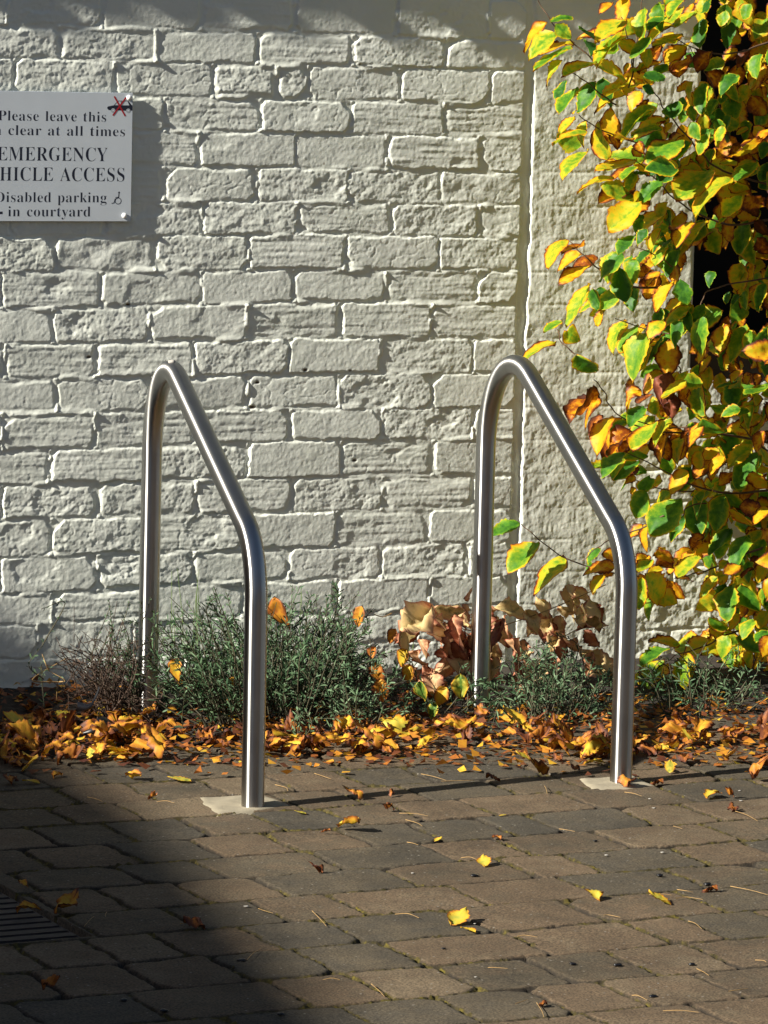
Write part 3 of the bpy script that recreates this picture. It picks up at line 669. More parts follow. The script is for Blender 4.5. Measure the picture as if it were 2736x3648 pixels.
TO = {3: (1736, 0), 4: (1736, 900), 5: (1736, 1800)}
def zp(reg, x, y): return TO[reg][0]+x/1.659, TO[reg][1]+y/1.659
LV3 = """350 125 205 285 70 .62;415 190 220 300 90 .42;505 285 270 365 90 .42;440 350 330 490 55 .5;650 375 445 400 60 .45;400 140 490 225 70 .45;370 130 500 95 45 .1;540 165 640 215 35 0;655 395 825 460 70 .55;815 220 630 350 110 .36;811 110 660 235 110 .42;740 15 660 40 60 .7;
935 45 880 210 70 .25;1070 95 945 150 80 .15;1110 150 930 190 60 .5;1160 210 985 260 60 .6;1165 260 1060 380 110 .6;970 215 850 340 100 .22;1240 60 1115 165 100 .5;1280 110 1230 260 100 0;1150 0 1060 70 110 .35;930 480 690 575 70 .45;640 475 550 665 150 .08;540 520 400 625 70 .15;
920 450 1045 460 90 .1;1030 360 905 440 90 .8;850 380 790 420 50 .7;905 535 840 640 110 .66;1005 645 755 740 90 .3;1110 600 1110 700 130 .05;590 770 390 835 80 .5;520 690 415 765 60 .65;710 950 635 735 140 .46;595 890 415 975 50 .55;1035 760 860 810 70 .36;1170 840 935 905 140 .2;
1060 960 1130 985 60 .55;885 940 655 1030 100 .5;880 985 790 1050 80 .25;1130 1000 950 985 130 .03;750 1050 530 1090 55 .55;880 1110 665 1170 100 .72;1040 1075 890 1170 100 .25;1330 1000 1120 1160 150 .32;1445 1050 1200 1210 75 .4;1440 1065 1540 1170 110 .45;1590 950 1455 1080 110 .18;
1480 960 1380 960 60 .5;1505 1150 1400 1280 100 .46;915 1195 720 1345 150 .5;1060 1260 880 1335 70 .6;1180 1190 1305 1265 110 .28;1215 1310 1085 1410 90 .7;1300 1300 1185 1440 80 .46;1450 1280 1395 1420 90 .78;1545 1300 1470 1490 100 .3;945 1350 880 1430 80 0;1030 1350 930 1450 60 .55;
470 1410 315 1510 65 .44;560 1495 400 1560 45 .68;615 1570 420 1640 40 .75;800 1490 670 1659 130 .16;745 1480 655 1640 60 .36;880 1390 770 1490 50 .04;1145 1480 1030 1610 70 .12;1150 1420 1090 1490 90 0;850 1570 865 1670 90 .72;1040 1460 980 1555 50 .5;1480 440 1370 520 110 .12;1435 390 1360 490 50 .7;
1610 320 1550 430 90 .28;1410 60 1380 150 80 .32;1560 20 1500 110 100 .36;1220 480 1150 580 60 .6;1295 490 1240 660 80 .3;1360 590 1290 660 70 .3;1300 790 1220 900 110 .3;1395 740 1350 860 80 .36;1440 680 1400 780 50 .15;1659 760 1590 820 70 .75;1659 840 1610 920 90 .12;1540 500 1480 600 90 .45;1430 540 1370 600 60 .25;
1330 300 1240 420 120 .85;1300 420 1400 520 110 .9;1560 560 1640 680 120 .85;1450 850 1560 960 110 .9;1520 1160 1640 1260 110 .88;1600 1400 1659 1500 100 .9;1200 720 1260 820 90 .15;760 780 850 850 70 .8;890 830 920 910 70 .9;1090 720 1060 790 60 .75"""
LV4 = """1020 110 940 190 70 .72;985 105 870 150 70 .82;605 180 460 420 90 .42;620 210 660 330 90 .15;775 190 690 345 110 .2;690 340 640 430 50 .65;1140 155 1180 300 120 .2;1080 170 1000 340 80 .6;1210 310 1050 430 90 .36;1290 370 1190 580 140 .3;815 400 690 545 90 .42;960 480 780 690 130 .46;1045 400 945 460 100 .45;
1037 480 880 650 90 .1;895 420 770 570 60 .36;1150 400 1080 560 110 .15;530 595 620 755 140 .12;410 535 180 570 30 .5;440 400 340 475 35 .36;670 845 480 970 50 .85;905 800 800 910 60 .82;750 970 590 1140 80 .78;790 970 690 1210 110 .80;855 1050 725 1200 60 .82;930 910 830 1000 90 .05;1015 1000 870 1170 70 .38;
1060 1060 970 1220 70 .8;1150 1080 1080 1230 80 .65;1265 1000 1190 1140 110 .66;1265 980 1390 1130 130 .25;1280 975 1205 765 110 .2;1180 760 1030 850 100 .55;820 1190 660 1255 40 .25;905 1230 740 1320 45 .06;880 1330 810 1350 60 .85;1190 1290 1060 1400 119 .68;940 1400 860 1560 140 .3;1150 1450 970 1659 180 .2;
1290 1410 1190 1550 80 .26;1400 1430 1340 1640 140 .26;1400 1410 1510 1550 120 .3;1560 1130 1440 1280 120 .35;1600 1180 1450 1370 120 .26;1350 1210 1210 1290 60 .78;1400 1200 1310 1290 70 .78;1500 920 1380 950 70 .25;1580 900 1500 1040 110 .35;1530 420 1450 650 110 .26;1540 450 1600 630 90 .36;1440 420 1390 560 70 .78;
1290 560 1220 650 80 .75;1340 110 1290 180 70 .1;1650 180 1590 340 110 .2;1530 220 1490 330 80 .26;1480 760 1360 790 70 .05;1500 690 1440 740 70 .75;1659 790 1530 840 60 .3;1659 560 1600 700 110 .7;1560 1290 1659 1380 110 .7;1640 1050 1560 1160 100 .75;1450 1500 1560 1620 110 .8;1659 1500 1580 1600 110 .7"""
LV5 = """195 105 30 170 80 .3;310 215 130 390 120 .34;460 300 290 530 170 .58;760 360 570 370 50 .72;690 410 610 500 50 .75;670 250 600 340 70 .15;950 110 890 270 80 .6;975 320 890 400 110 .45;920 420 890 610 120 .4;930 400 1075 580 130 .62;1060 440 1160 550 90 .75;1250 300 1120 400 110 .46;1365 420 1270 545 90 .52;
1450 470 1380 660 150 .18;1500 460 1590 640 150 .18;1450 140 1320 290 110 .1;1540 180 1440 350 110 .06;1420 740 1310 680 90 .4;1430 770 1350 890 100 .42;1465 780 1620 860 100 .3;1580 680 1490 740 70 .36;1070 850 900 900 100 .3;1050 910 880 1055 110 .34;1160 910 1120 1080 120 .42;1200 920 1210 1000 70 .8;
1320 790 1120 890 60 .5;1280 180 1210 260 90 .88;1659 740 1590 800 80 .25;1000 260 1090 340 110 .8;1130 310 1060 400 90 .75;1640 200 1560 330 110 .15;1659 330 1590 450 100 .7;1640 480 1659 640 100 .3;1500 360 1400 390 80 .7;1659 620 1600 720 100 .65"""
def parse(s): return [tuple(float(t) for t in q.split()) for q in s.replace('\n', '').split(';') if q.strip()]
rl = np.random.default_rng(5)
shrub = thing('autumn_shrub', 'tall shrub with green and yellow brown-edged leaves in front of the window', 'shrub', (1.42, -.38, 0))
ORG = np.array([1.42, -.38, 0])
fol = Foliage()
viewn = -AF
for reg, txt in ((3, LV3), (4, LV4), (5, LV5)):
    for bx, by, tx, ty, w, age in parse(txt):
        P0, P1 = zp(reg, bx, by), zp(reg, tx, ty)
        y0 = -.30 + rl.uniform(-.11, .10) - .05*sstep(np.array((P0[0]-2100)/400))
        a = at_y(*P0, y0); b = at_y(*P1, y0+rl.uniform(-.022, .022)); ax = b-a; L = np.linalg.norm(ax); L *= 1.04; W_true = max(.80*L, 1.08*w/1.659/1640)
        app = w/1.659/1640.; 
        side = np.cross(ax/L, viewn); n0 = viewn
        cr = np.clip(app/W_true, .2, .98); roll = math.acos(cr)
        # turn the face towards the sun side rather than away from it
        best = None
        for sgn in (1, -1):
            nn = n0*math.cos(roll)+sgn*np.cross(ax/L, n0)*math.sin(roll)
            sc = -(nn@SUN_DIR) + rl.normal(0, .12)
            if best is None or sc > best[0]: best = (sc, nn)
        nrm = best[1] + np.array([-1, -.1, .45])*rl.uniform(.45, 1.5)
        dryish = age > .8
        Vl, e, ve = leaf_arrays(L, W_true, rl, fold=rl.uniform(.05, .4) if not dryish else rl.uniform(.3, .8), curl=rl.uniform(-.1, .45), twist=rl.uniform(-.4, .4), crumple=.2 if not dryish else .6, serr=.05, torn=.16)
        fol.add(orient(Vl, a-ORG, ax, nrm), e*rl.uniform(.84, 1.06), ve, age+rl.uniform(-.12, .12))
        for extra in range(int(P0[0] > 2040)+int(P0[0] > 2200)):      # deeper leaves on the same shoot
            j = rl.normal(0, 38, 2); a2 = at_y(P0[0]+j[0]+15, P0[1]+j[1], y0+rl.uniform(.03, .17)); ax2 = ax+rl.normal(0, .35, 3)*L; L2 = L*rl.uniform(.65, 1.0)
            Vl, e, ve = leaf_arrays(L2, L2*.76, rl, fold=rl.uniform(.05, .4), curl=rl.uniform(-.1, .5), twist=rl.uniform(-.5, .5), crumple=.25, torn=.16)
            fol.add(orient(Vl, a2-ORG, ax2, nrm+rl.normal(0, .4, 3)), e*rl.uniform(.84, 1.06), ve, age+rl.uniform(-.2, .35))
# leaves deeper in and off to the right, on the shrub's own volume
n = 0
while n < 640:
    px = rl.uniform(2330, 2860) if rl.random() < .72 else rl.uniform(2740, 3500); py = rl.uniform(-300, 2420)
    if px < 2480 and (py < 300 or py > 1900 or rl.random() < .55): continue
    if 2470 < px < 2640 and (40 < py < 220 or 820 < py < 1180) : continue
    if py > 2000 and px < 2560: continue
    y0 = rl.uniform(-.26, -.03) if rl.random() < .7 else rl.uniform(-.55, -.3)
    if px < 2736 and y0 < -.26: y0 = -.2
    if px < 2500: y0 = rl.uniform(-.24, -.12)
    a = at_y(px, py, y0); th = rl.normal(-2.0, .7); ax = math.cos(th)*AR*.8+math.sin(th)*AU + rl.normal(0, .45)*AF
    ax /= np.linalg.norm(ax); L = rl.uniform(.04, .076); age = rl.choice([.1, .25, .4, .55, .72, .85], p=[.12, .16, .16, .16, .24, .16])
    nrm = viewn + rl.normal(0, .5, 3) + np.array([-1.1, 0, .45])*rl.uniform(.3, 1.3)
    Vl, e, ve = leaf_arrays(L, L*.74, rl, fold=rl.uniform(.05, .5), curl=rl.uniform(-.1, .6), twist=rl.uniform(-.6, .6), crumple=.25, torn=.16)
    fol.add(orient(Vl, a-ORG, ax, nrm), e*rl.uniform(.84, 1.06), ve, age); n += 1
fol.build('foliage', M_LEAF, shrub)
# red crumpled leaves caught in the twigs
BR3 = ["300 0 380 130 500 245 620 350 690 420", "920 0 890 150 870 350 840 520", "930 470 1000 560 1050 650 1160 780 1260 900 1340 980 1450 1030 1659 1090 1900 1150", "500 430 580 480 690 570 760 620", "1110 230 1240 290 1380 320 1520 300 1659 250 1900 180", "1190 270 1260 380 1330 510 1390 690 1430 820",
       "540 680 640 750 780 810 900 850", "870 940 960 1020 1080 1150 1200 1240 1310 1290 1450 1330 1659 1300 1950 1260", "880 1460 1000 1510 1100 1580", "480 1420 560 1500 660 1590 740 1640 860 1695 1040 1700", "790 100 850 280 860 420"]
BR4 = ["1100 550 1180 440 1260 320 1290 240 1420 190 1659 150", "760 390 900 440 1040 475 1120 480", "415 450 440 530 520 600", "630 750 690 820 720 900 790 970 900 1030 1040 1060 1160 1065 1290 1060 1400 1075 1600 1110 1900 1180", "800 960 900 1000 1050 1035 1200 1030", "820 1180 950 1240 1080 1310 1200 1370 1400 1420 1560 1415 1900 1380", "870 1340 1000 1390 1130 1410 1220 1410", "1230 1345 1320 1290 1420 1240", "1500 1020 1560 1090 1659 1170 1850 1260", "1100 600 1130 670 1150 720", "1090 1640 1150 1560 1190 1500 1290 1480"]
BR5 = ["200 110 280 180 420 290 560 350 740 400 900 420", "1110 435 1220 405 1330 375 1500 300 1800 180", "1050 930 1130 880 1270 840 1400 770 1500 740 1659 690 1900 600", "560 330 650 250 740 200 900 140 1040 60"]
for reg, lst in ((3, BR3), (4, BR4), (5, BR5)):
    for k, s in enumerate(lst):
        v = [float(t) for t in s.split()]; pts = [at_y(*zp(reg, v[i], v[i+1]), -.285-.012*math.sin(i+k*2)) - ORG for i in range(0, len(v), 2)]
        P = smooth_path(pts, 5); P[:, 1] += .004*np.sin(np.arange(len(P))*1.3+k)
        thick = .0030 if max(v) > 1659 else .0019
        V, F = tube_arrays(P, np.linspace(.0010, thick, len(P)), 6)
        mesh_obj('branch', V, F, M_BARK, shrub)
for k, (x0, z1, x1, y1) in enumerate(((0, 1.9, -.08, .05), (.05, 2.0, .15, .0), (-.04, 1.5, -.2, .08), (.08, 1.7, .35, .1), (.02, 1.0, -.12, .0))):
    P = smooth_path([(x0*.4, 0, -.02), (x0+.3*x1, y1*.3, z1*.35), (x0+.7*x1, y1*.7, z1*.7), (x0+x1, y1, z1)], 8); V, F = tube_arrays(P, np.linspace(.010, .004, len(P)), 8); mesh_obj('stem', V, F, M_BARK, shrub)

# ------------------------------------------------------------------ dried and fallen leaves
def leaf_mesh(name, L, Wd, seed, age, mat, **kw):
    rs = np.random.default_rng(seed); V, e, ve = leaf_arrays(L, Wd, rs, **kw); V = V - np.array([0, L*.5, 0]); V[:, 2] -= V[:, 2].min() if kw.get('flat') else 0
    me = bpy.data.meshes.new(name); me.from_pydata(V.tolist(), [], LF.tolist()); me.update()
    for a, v in (('edge', e), ('vein', ve), ('age', np.full(len(V), age))):
        at = me.attributes.new(a, 'FLOAT', 'POINT'); at.data.foreach_set('value', v.astype(np.float32))
    me.polygons.foreach_set('use_smooth', np.ones(len(me.polygons), bool)); me.materials.append(mat); return me
def put(name, me, loc, rot, s=1.0, label=None, cat='leaf', group=None):
    o = bpy.data.objects.new(name, me); C.objects.link(o); o.location = loc; o.rotation_euler = rot; o.scale = (s, s, s); return tag(o, label, cat, group)

# big curled dry leaves hanging in a clump behind the right stand:  base px, tip px, width px, age
DRYL = [((1540, 2150), (1440, 2300), 95, .22, 'tan'), ((1530, 2165), (1645, 2190), 80, .2, 'tan'), ((1555, 2195), (1570, 2350), 70, .55, 'pink'), ((1640, 2230), (1600, 2330), 110, .75, 'pink'), ((1660, 2150), (1640, 2225), 60, .6, 'pink'), ((1650, 2185), (1660, 2260), 80, .3, 'tan'),
        ((1668, 2140), (1662, 2105), 26, .8, 'orange'), ((1665, 2330), (1640, 2400), 90, .35, 'tan'), ((1700, 2240), (1690, 2340), 80, .9, 'brown'), ((1745, 2175), (1890, 2165), 60, .2, 'tan'), ((1760, 2200), (1800, 2330), 70, .5, 'pink'), ((1870, 2170), (1920, 2240), 70, .25, 'tan'), ((1800, 2190), (1780, 2270), 60, .7, 'brown'),
        ((1950, 2170), (1930, 2300), 110, .85, 'brown'), ((2030, 2080), (2010, 2180), 60, .3, 'tan'), ((2040, 2100), (2090, 2130), 55, .45, 'tan'), ((2060, 2130), (2020, 2200), 60, .25, 'tan'), ((2100, 2140), (2130, 2240), 90, .95, 'brown'), ((2080, 2150), (2060, 2220), 70, .15, 'olive'), ((1840, 2270), (1810, 2370), 80, .65, 'pink'), ((1880, 2290), (1840, 2350), 70, .7, 'pink'),
        ((1760, 2290), (1770, 2370), 60, .3, 'tan'), ((2050, 2270), (2040, 2350), 70, .65, 'pink'), ((1960, 2240), (1970, 2310), 60, .9, 'brown'), ((2110, 2320), (2090, 2400), 60, .7, 'pink'), ((1650, 2280), (1620, 2380), 100, 1.1, 'brown'), ((2000, 2340), (1950, 2380), 60, .9, 'brown'), ((1720, 2150), (1740, 2230), 90, .85, 'brown'), ((1910, 2130), (1960, 2180), 60, .3, 'tan'), ((1990, 2190), (2010, 2290), 70, .5, 'pink'), ((1590, 2230), (1620, 2300), 60, .9, 'orange')]
COLN = {'tan': 'large tan dried leaf', 'pink': 'curled pinkish tan dried leaf', 'brown': 'dark brown dried leaf', 'orange': 'small orange dried leaf', 'olive': 'olive green dried leaf'}
for k in range(34):
    qx = rl.uniform(1480, 1690) if k % 2 else rl.uniform(1740, 2130); qy = rl.uniform(2170, 2400) if qx < 1700 else rl.uniform(2180, 2390); cn = ['tan', 'pink', 'brown', 'pink', 'tan', 'orange'][k % 6]
    if qx > 2000: qy -= 40
    DRYL.append(((qx, qy), (qx+rl.normal(-5, 45), qy+rl.uniform(20, 100)), rl.uniform(50, 85), {'tan': .25, 'pink': .62, 'brown': .98, 'orange': .85}[cn], cn))
for i, (P0, P1, w, age, cn) in enumerate(DRYL):
    y0 = -.27 + rl.uniform(-.09, .07); a = at_y(*P0, y0); b = at_y(*P1, y0+rl.uniform(-.04, .02)); ax = b-a; L = np.linalg.norm(ax)*1.12
    nrm = viewn*.8 + np.array([-1, 0, .5])*rl.uniform(.3, 1.4) + rl.normal(0, .3, 3)
    Vl, e, ve = leaf_arrays(L, min(max(w/1640., L*.45), .062), rl, fold=rl.uniform(.2, .9), curl=rl.uniform(.1, .7), twist=rl.uniform(-1.1, 1.1), crumple=rl.uniform(.6, 1.15), serr=.05, torn=.35)
    V = orient(Vl, a*0, ax, nrm); o = mesh_obj('dried_leaf', V, LF, M_DRY, None, {'edge': e, 'age': np.full(len(e), age), 'vein': ve}); o.location = a
    side = 'left' if P0[0] < 1690 else 'right'
    tag(o, COLN[cn] + ' in the clump ' + side + ' of the right stand back leg', 'dried leaf', 'dried leaves clumped by the right bike stand')

FALLM = []
for k in range(18):
    age = [.15, .3, .35, .45, .5, .55, .6, .65, .7, .75, .8, .85, .9, .95, 1.05, 1.15, .4, .25][k]
    cm = [.1, .2, .4, .25, .6, .5, .9, .7, .6, 1.0, .8, 1.1, .7, 1.2, .9, 1.2, .15, .1][k]
    FALLM.append((age, cm, leaf_mesh('fallen_leaf', .06, .044, 100+k, age, M_FALL, fold=rl.uniform(.0, .5)*(.4+cm), curl=rl.uniform(-.2, .2)-(.35*cm if k % 2 else -.28*cm), twist=rl.uniform(-.7, .7)*cm, crumple=cm*.95, serr=.07, torn=.25+.5*cm)))
def pick(a0, cr=None):
    c = sorted(FALLM, key=lambda t: abs(t[0]-a0)+(abs(t[1]-cr) if cr is not None else 0)*.35); return c[int(rl.integers(0, 2))]
# single leaves lying on the paving: px, py, size px, age, label
SING = [(1070, 2896, 46, .2, .1, 'flat yellow leaf on the paving just right of the left stand footing'), (1240, 2958, 100, .5, .4, 'ragged yellow and orange leaf on the paving between the stands'), (1258, 2845, 70, .6, .5, 'brown and yellow leaf lying in the shadow of the left stand'), (1394, 2836, 30, .95, .9, 'small pinkish brown leaf curl in the shadow stripe'), (1386, 2890, 40, .9, 1.1, 'upright crumpled brown leaf with a pale stalk below the shadow stripe'),
        (1560, 2996, 34, .25, .2, 'small bright yellow leaf tip between two paving joints'), (1790, 2905, 30, .2, .3, 'small pale yellow leaf near the row below the right stand'), (1725, 3081, 66, .25, .1, 'narrow yellow leaf lying by a dark crumb in mid paving'), (1632, 3288, 92, .3, .5, 'bright yellow folded leaf in the middle foreground'), (1668, 3318, 52, .45, .2, 'small ochre leaf touching the bright yellow folded leaf'),
        (1770, 2990, 44, .9, .6, 'little orange brown leaf left of the paving under the right stand'), (1868, 2709, 74, .3, .3, 'yellow leaf alone on the paving left of the right stand'), (1912, 2764, 86, .75, .9, 'frayed orange leaf on the shadow stripe left of the right footing'), (2050, 2745, 42, 1.2, .5, 'dark red leaf fragment behind the right footing'), (1755, 2783, 50, 1.25, .5, 'maroon leaf sliver on the shadow stripe'),
        (2386, 2752, 54, .12, .05, 'round lemon yellow leaf right of the right stand leg'), (2230, 2800, 84, .8, .8, 'orange leaf curled against the foot of the right stand'), (2535, 2838, 90, .28, .5, 'arched yellow leaf on the paving right of the right stand'), (2598, 2842, 40, .9, 1.0, 'orange brown curl beside the arched yellow leaf'), (2612, 2889, 54, 1.3, 1.1, 'dark brown shrivelled leaf near the right edge'), (2712, 2782, 90, .95, 1.1, 'crumpled red orange leaf at the right edge of the paving'),
        (2598, 2714, 66, .7, .6, 'slender curved orange leaf below the right drift'), (2565, 2726, 30, .3, .6, 'small pale curl beside a slender orange leaf'), (2118, 3200, 78, .35, .7, 'pale yellow boat shaped leaf in the right foreground'), (2348, 3216, 82, .3, .2, 'yellow leaf lying flat in the right foreground'), (1935, 3583, 34, 1.2, .6, 'small maroon leaf near the bottom edge'), (690, 3306, 64, 1.2, .15, 'smooth red leaf at the edge of the big shade'),
        (240, 3250, 92, .6, .8, 'ochre leaf curved over the corner of the drain cover'), (95, 3250, 70, .7, .7, 'orange star shaped leaf lying on the drain cover'), (82, 3160, 40, .7, .8, 'pale orange scrap at the far edge of the drain cover'), (180, 3530, 50, 1.0, .9, 'reddish curl in the bottom left shade'), (545, 2850, 44, .75, .9, 'orange nub left of the left stand footing'), (640, 2780, 90, .1, .1, 'long yellow green leaf on the paving left of the left stand'),
        (475, 2775, 76, .5, .5, 'yellow leaf with turned tip below the left drift'), (205, 2770, 54, .65, .6, 'ochre leaf at the shaded left edge of the drift'), (112, 2790, 62, .35, .2, 'dull yellow leaf lying flat near the left edge'), (38, 2790, 80, .85, .7, 'orange leaf at the far left edge of the paving'), (655, 2690, 90, .45, .6, 'golden leaf at the right end of the left drift'), (1160, 2966, 30, .95, .4, 'tiny brown flake left of a ragged leaf'), (2380, 2655, 64, .02, .3, 'green and yellow leaf on the right drift')]
for px, py, s, age, cm, lab in SING:
    a, c_, me = pick(age, cm); p = at_z(px, py, .002); sc = s/1830./.058
    o = put('fallen_leaf', me, (p[0], p[1], .004+.010*c_*sc), (rl.uniform(-.25, .25)*c_+.15, rl.uniform(-.2, .2), rl.uniform(0, 6.28)), sc, lab, 'fallen leaf', 'single fallen leaves on the paving')
    if 'round lemon' in lab: o.rotation_euler = (.95, .1, -.45)
    V = np.array([v.co for v in me.vertices]); Rm = np.array(o.rotation_euler.to_matrix()); zmin = (V@Rm.T)[:, 2].min()*sc; o.location.z = .0015-zmin
# the drift along the foot of the bed
def adj(age, cm):
    c = 'green yellow' if age < .2 else 'yellow' if age < .5 else 'golden' if age < .68 else 'orange' if age < .88 else 'brown'
    return ('flat ' if cm < .3 else 'curled ' if cm < .75 else 'crumpled ')+c
zones = [(-60, 250, 2520, 2745, 52, 'drift at the shaded left end of the bed', .68), (200, 560, 2540, 2722, 56, 'drift in front of the left stand back leg', .58), (520, 880, 2590, 2670, 16, 'thin drift before the dark lavender', .9), (880, 1140, 2585, 2695, 22, 'drift right of the left stand front leg', .7), (1100, 1480, 2575, 2690, 26, 'drift below the grey lavender', .7), (1420, 1760, 2440, 2660, 28, 'drift round the foot of the dry leaf clump', .85), (1760, 2180, 2560, 2670, 20, 'drift left of the right stand front leg', .78), (1960, 2190, 2650, 2725, 14, 'small heap beside the right stand front leg', .72), (2225, 2460, 2590, 2710, 16, 'drift right of the right stand front leg', .7), (2400, 2800, 2575, 2670, 24, 'drift at the right end of the bed', .7)]
for x0, x1, y0, y1, n, zn, am in zones:
    for k in range(n):
        px, py = rl.uniform(x0, x1), y0+(y1-y0)*rl.beta(1.6, 1.5); age = np.clip(rl.normal(am+.10, .26), .25, 1.15); a, cm, me = pick(age, rl.uniform(.2, 1.1))
        zz = .003+.014*rl.random()*sstep(np.array((2735-py)/80.)); p = at_z(px, py, zz); sc = rl.uniform(.42, .90); big = rl.random() < (.32 if x0 < 500 else .14)
        if big: a, cm, me = pick(rl.uniform(.3, .85), rl.uniform(.1, .7)); sc = rl.uniform(.9, 1.25); zz += .010
        rot = (rl.normal(0, .3)+(.2 if big else 0), rl.normal(0, .3), rl.uniform(0, 6.28)); o = put('fallen_leaf', me, p, rot, sc, adj(a, cm)+' leaf in the '+zn, 'fallen leaf', 'leaves in the '+zn)
        V = np.array([v.co for v in me.vertices]); Rm = np.array(o.rotation_euler.to_matrix()); o.location.z = max(zz, bed_z(p[0], p[1])+.003) - (V@Rm.T)[:, 2].min()*sc*.6
# crumbs, broken leaf and bark under them all
crumb_V, crumb_F = [], []; ages = []
for k in range(3600):
    px, py = rl.uniform(-80, 2820), 2470+260*rl.beta(1.7, 1.6)
    if rl.random() < .05: py = rl.uniform(2600, 2760)
    p = at_z(px, py, .004); s = rl.uniform(.003, .015); th = rl.uniform(0, 6.28); c, sn = math.cos(th)*s, math.sin(th)*s; zb = bed_z(p[0], p[1])+.002+rl.uniform(0, .012)*(p[1] > -.78)
    n0 = len(crumb_V); dz = rl.normal(0, .5, 4)*s
    crumb_V += [(p[0]+c, p[1]+sn, zb+abs(dz[0])), (p[0]-sn*.7, p[1]+c*.7, zb+abs(dz[1])), (p[0]-c, p[1]-sn, zb+abs(dz[2])), (p[0]+sn*.7, p[1]-c*.7, zb+abs(dz[3])*.3)]
    crumb_F.append((n0, n0+1, n0+2, n0+3)); ages += [float(np.clip(rl.normal(1.02, .28), .5, 1.6))]*4
o = mesh_obj('leaf_litter', np.array(crumb_V), np.array(crumb_F), M_FALL, None, {'age': ages, 'edge': np.zeros(len(ages)), 'vein': np.zeros(len(ages))}, smooth=False); tag(o, 'brown crumbs of broken leaf on the planting bed', 'leaf litter', kind='stuff')

# thin stalks and twigs on the paving
TW = """1500 2757 1590 2780;1572 2783 1690 2780;1422 2897 1525 2907;1445 2920 1505 2943;980 2795 1025 2818;1642 3056 1698 3062;1407 3257 1493 3270;1112 3245 1163 3300;920 3236 973 3253;1322 3505 1370 3550;2225 2822 2286 2836;1992 2953 2048 2962;2312 3187 2392 3189;2408 3200 2504 3204;2602 3157 2736 3188;2412 3169 2468 3178;2452 3281 2500 3309;1842 3336 1914 3338;312 2839 364 2855;558 2856 622 2861;642 3290 724 3292;2252 3546 2306 3563;1912 3572 1938 3624;2482 3451 2526 3475;2596 3531 2664 3521;2362 3601 2488 3606;2400 2944 2430 2952;1738 3447 1808 3450;1120 2755 1180 2775;1545 2655 1610 2690;1450 3000 1490 3010;2620 2890 2700 2925;380 3250 376 3265;300 3300 335 3265;1940 2800 1950 2830;1836 3575 1880 3560;2150 3260 2210 3268;1210 3490 1150 3490;2690 3420 2730 3428;880 3420 930 3380"""
for k, s in enumerate(TW.replace('\n', '').split(';')):
    v = [float(t) for t in s.split()]; a, b = at_z(v[0], v[1], .004), at_z(v[2], v[3], .004); mid = (a+b)/2 + np.array([rl.normal(0, .003), rl.normal(0, .005), rl.uniform(0, .003)])
    P = smooth_path([a, mid, b], 5); P -= a; V, F = tube_arrays(P, np.linspace(.0007, .0004, len(P)), 5)
    o = mesh_obj('leaf_stalk', V, F, M_STRAW); o.location = a
    where = 'left shaded' if v[0] < 700 else 'middle' if v[0] < 1700 else 'right'; row = 'near the shadow stripe' if v[1] < 2850 else 'below the stands' if v[1] < 3050 else 'in mid paving' if v[1] < 3350 else 'near the bottom edge'
    tag(o, 'thin straw coloured leaf stalk on the '+where+' paving '+row, 'leaf stalk', 'leaf stalks scattered on the '+where+' paving '+row)
# dark and white crumbs
for k, (px, py, s, dark) in enumerate(((1470, 3110, 12, 0), (1690, 3118, 18, 1), (1692, 3290, 9, 0), (878, 3228, 16, 0), (2160, 3046, 14, 0), (2360, 3036, 14, 0), (2350, 3118, 18, 1), (2040, 3433, 16, 1), (2200, 3436, 18, 1), (2465, 3434, 16, 1), (2325, 3548, 18, 1), (2520, 3148, 20, 1), (2120, 2995, 12, 1), (2635, 2816, 10, 0), (2640, 2852, 12, 0), (1415, 2790, 0, 0), (2330, 2878, 12, 0), (1240, 2930, 12, 0), (860, 3420, 18, 1), (440, 3562, 16, 1), (585, 3600, 18, 1), (1580, 3378, 10, 1), (2315, 2845, 11, 0), (1695, 3480, 9, 0), (1000, 3612, 16, 1), (1112, 2728, 12, 0))):
    if not s: continue
    p = at_z(px, py, .002); o = blob('crumb', p, s/1830./2*(1.1 if dark else .9), M_BLACKP if dark else M_CHIP, k, None, (1.3, 1, .45) if dark else (1.2, .9, .22), 2)
    tag(o, ('dark crumb of moss or dirt' if dark else 'white stone chip')+' on the paving '+('left of centre' if px < 1000 else 'in the middle' if px < 1800 else 'on the right'), 'crumb', ('dark crumbs' if dark else 'white chips')+' on the paving '+('left of centre' if px < 1000 else 'in the middle' if px < 1800 else 'on the right'))
# maroon slivers
for px, py, lab in ((1125, 3106, 'short purple leaf sliver in the middle of the paving'), (2530, 3170, 'dark red sliver near the right edge of the paving'), (2340, 2789, 'purplish leaf scrap right of the right footing')):
    p = at_z(px, py, .004); put('leaf_sliver', pick(1.05, 1.0)[2], (p[0], p[1], .006), (0, .3, 1.2), .45, lab, 'leaf sliver')

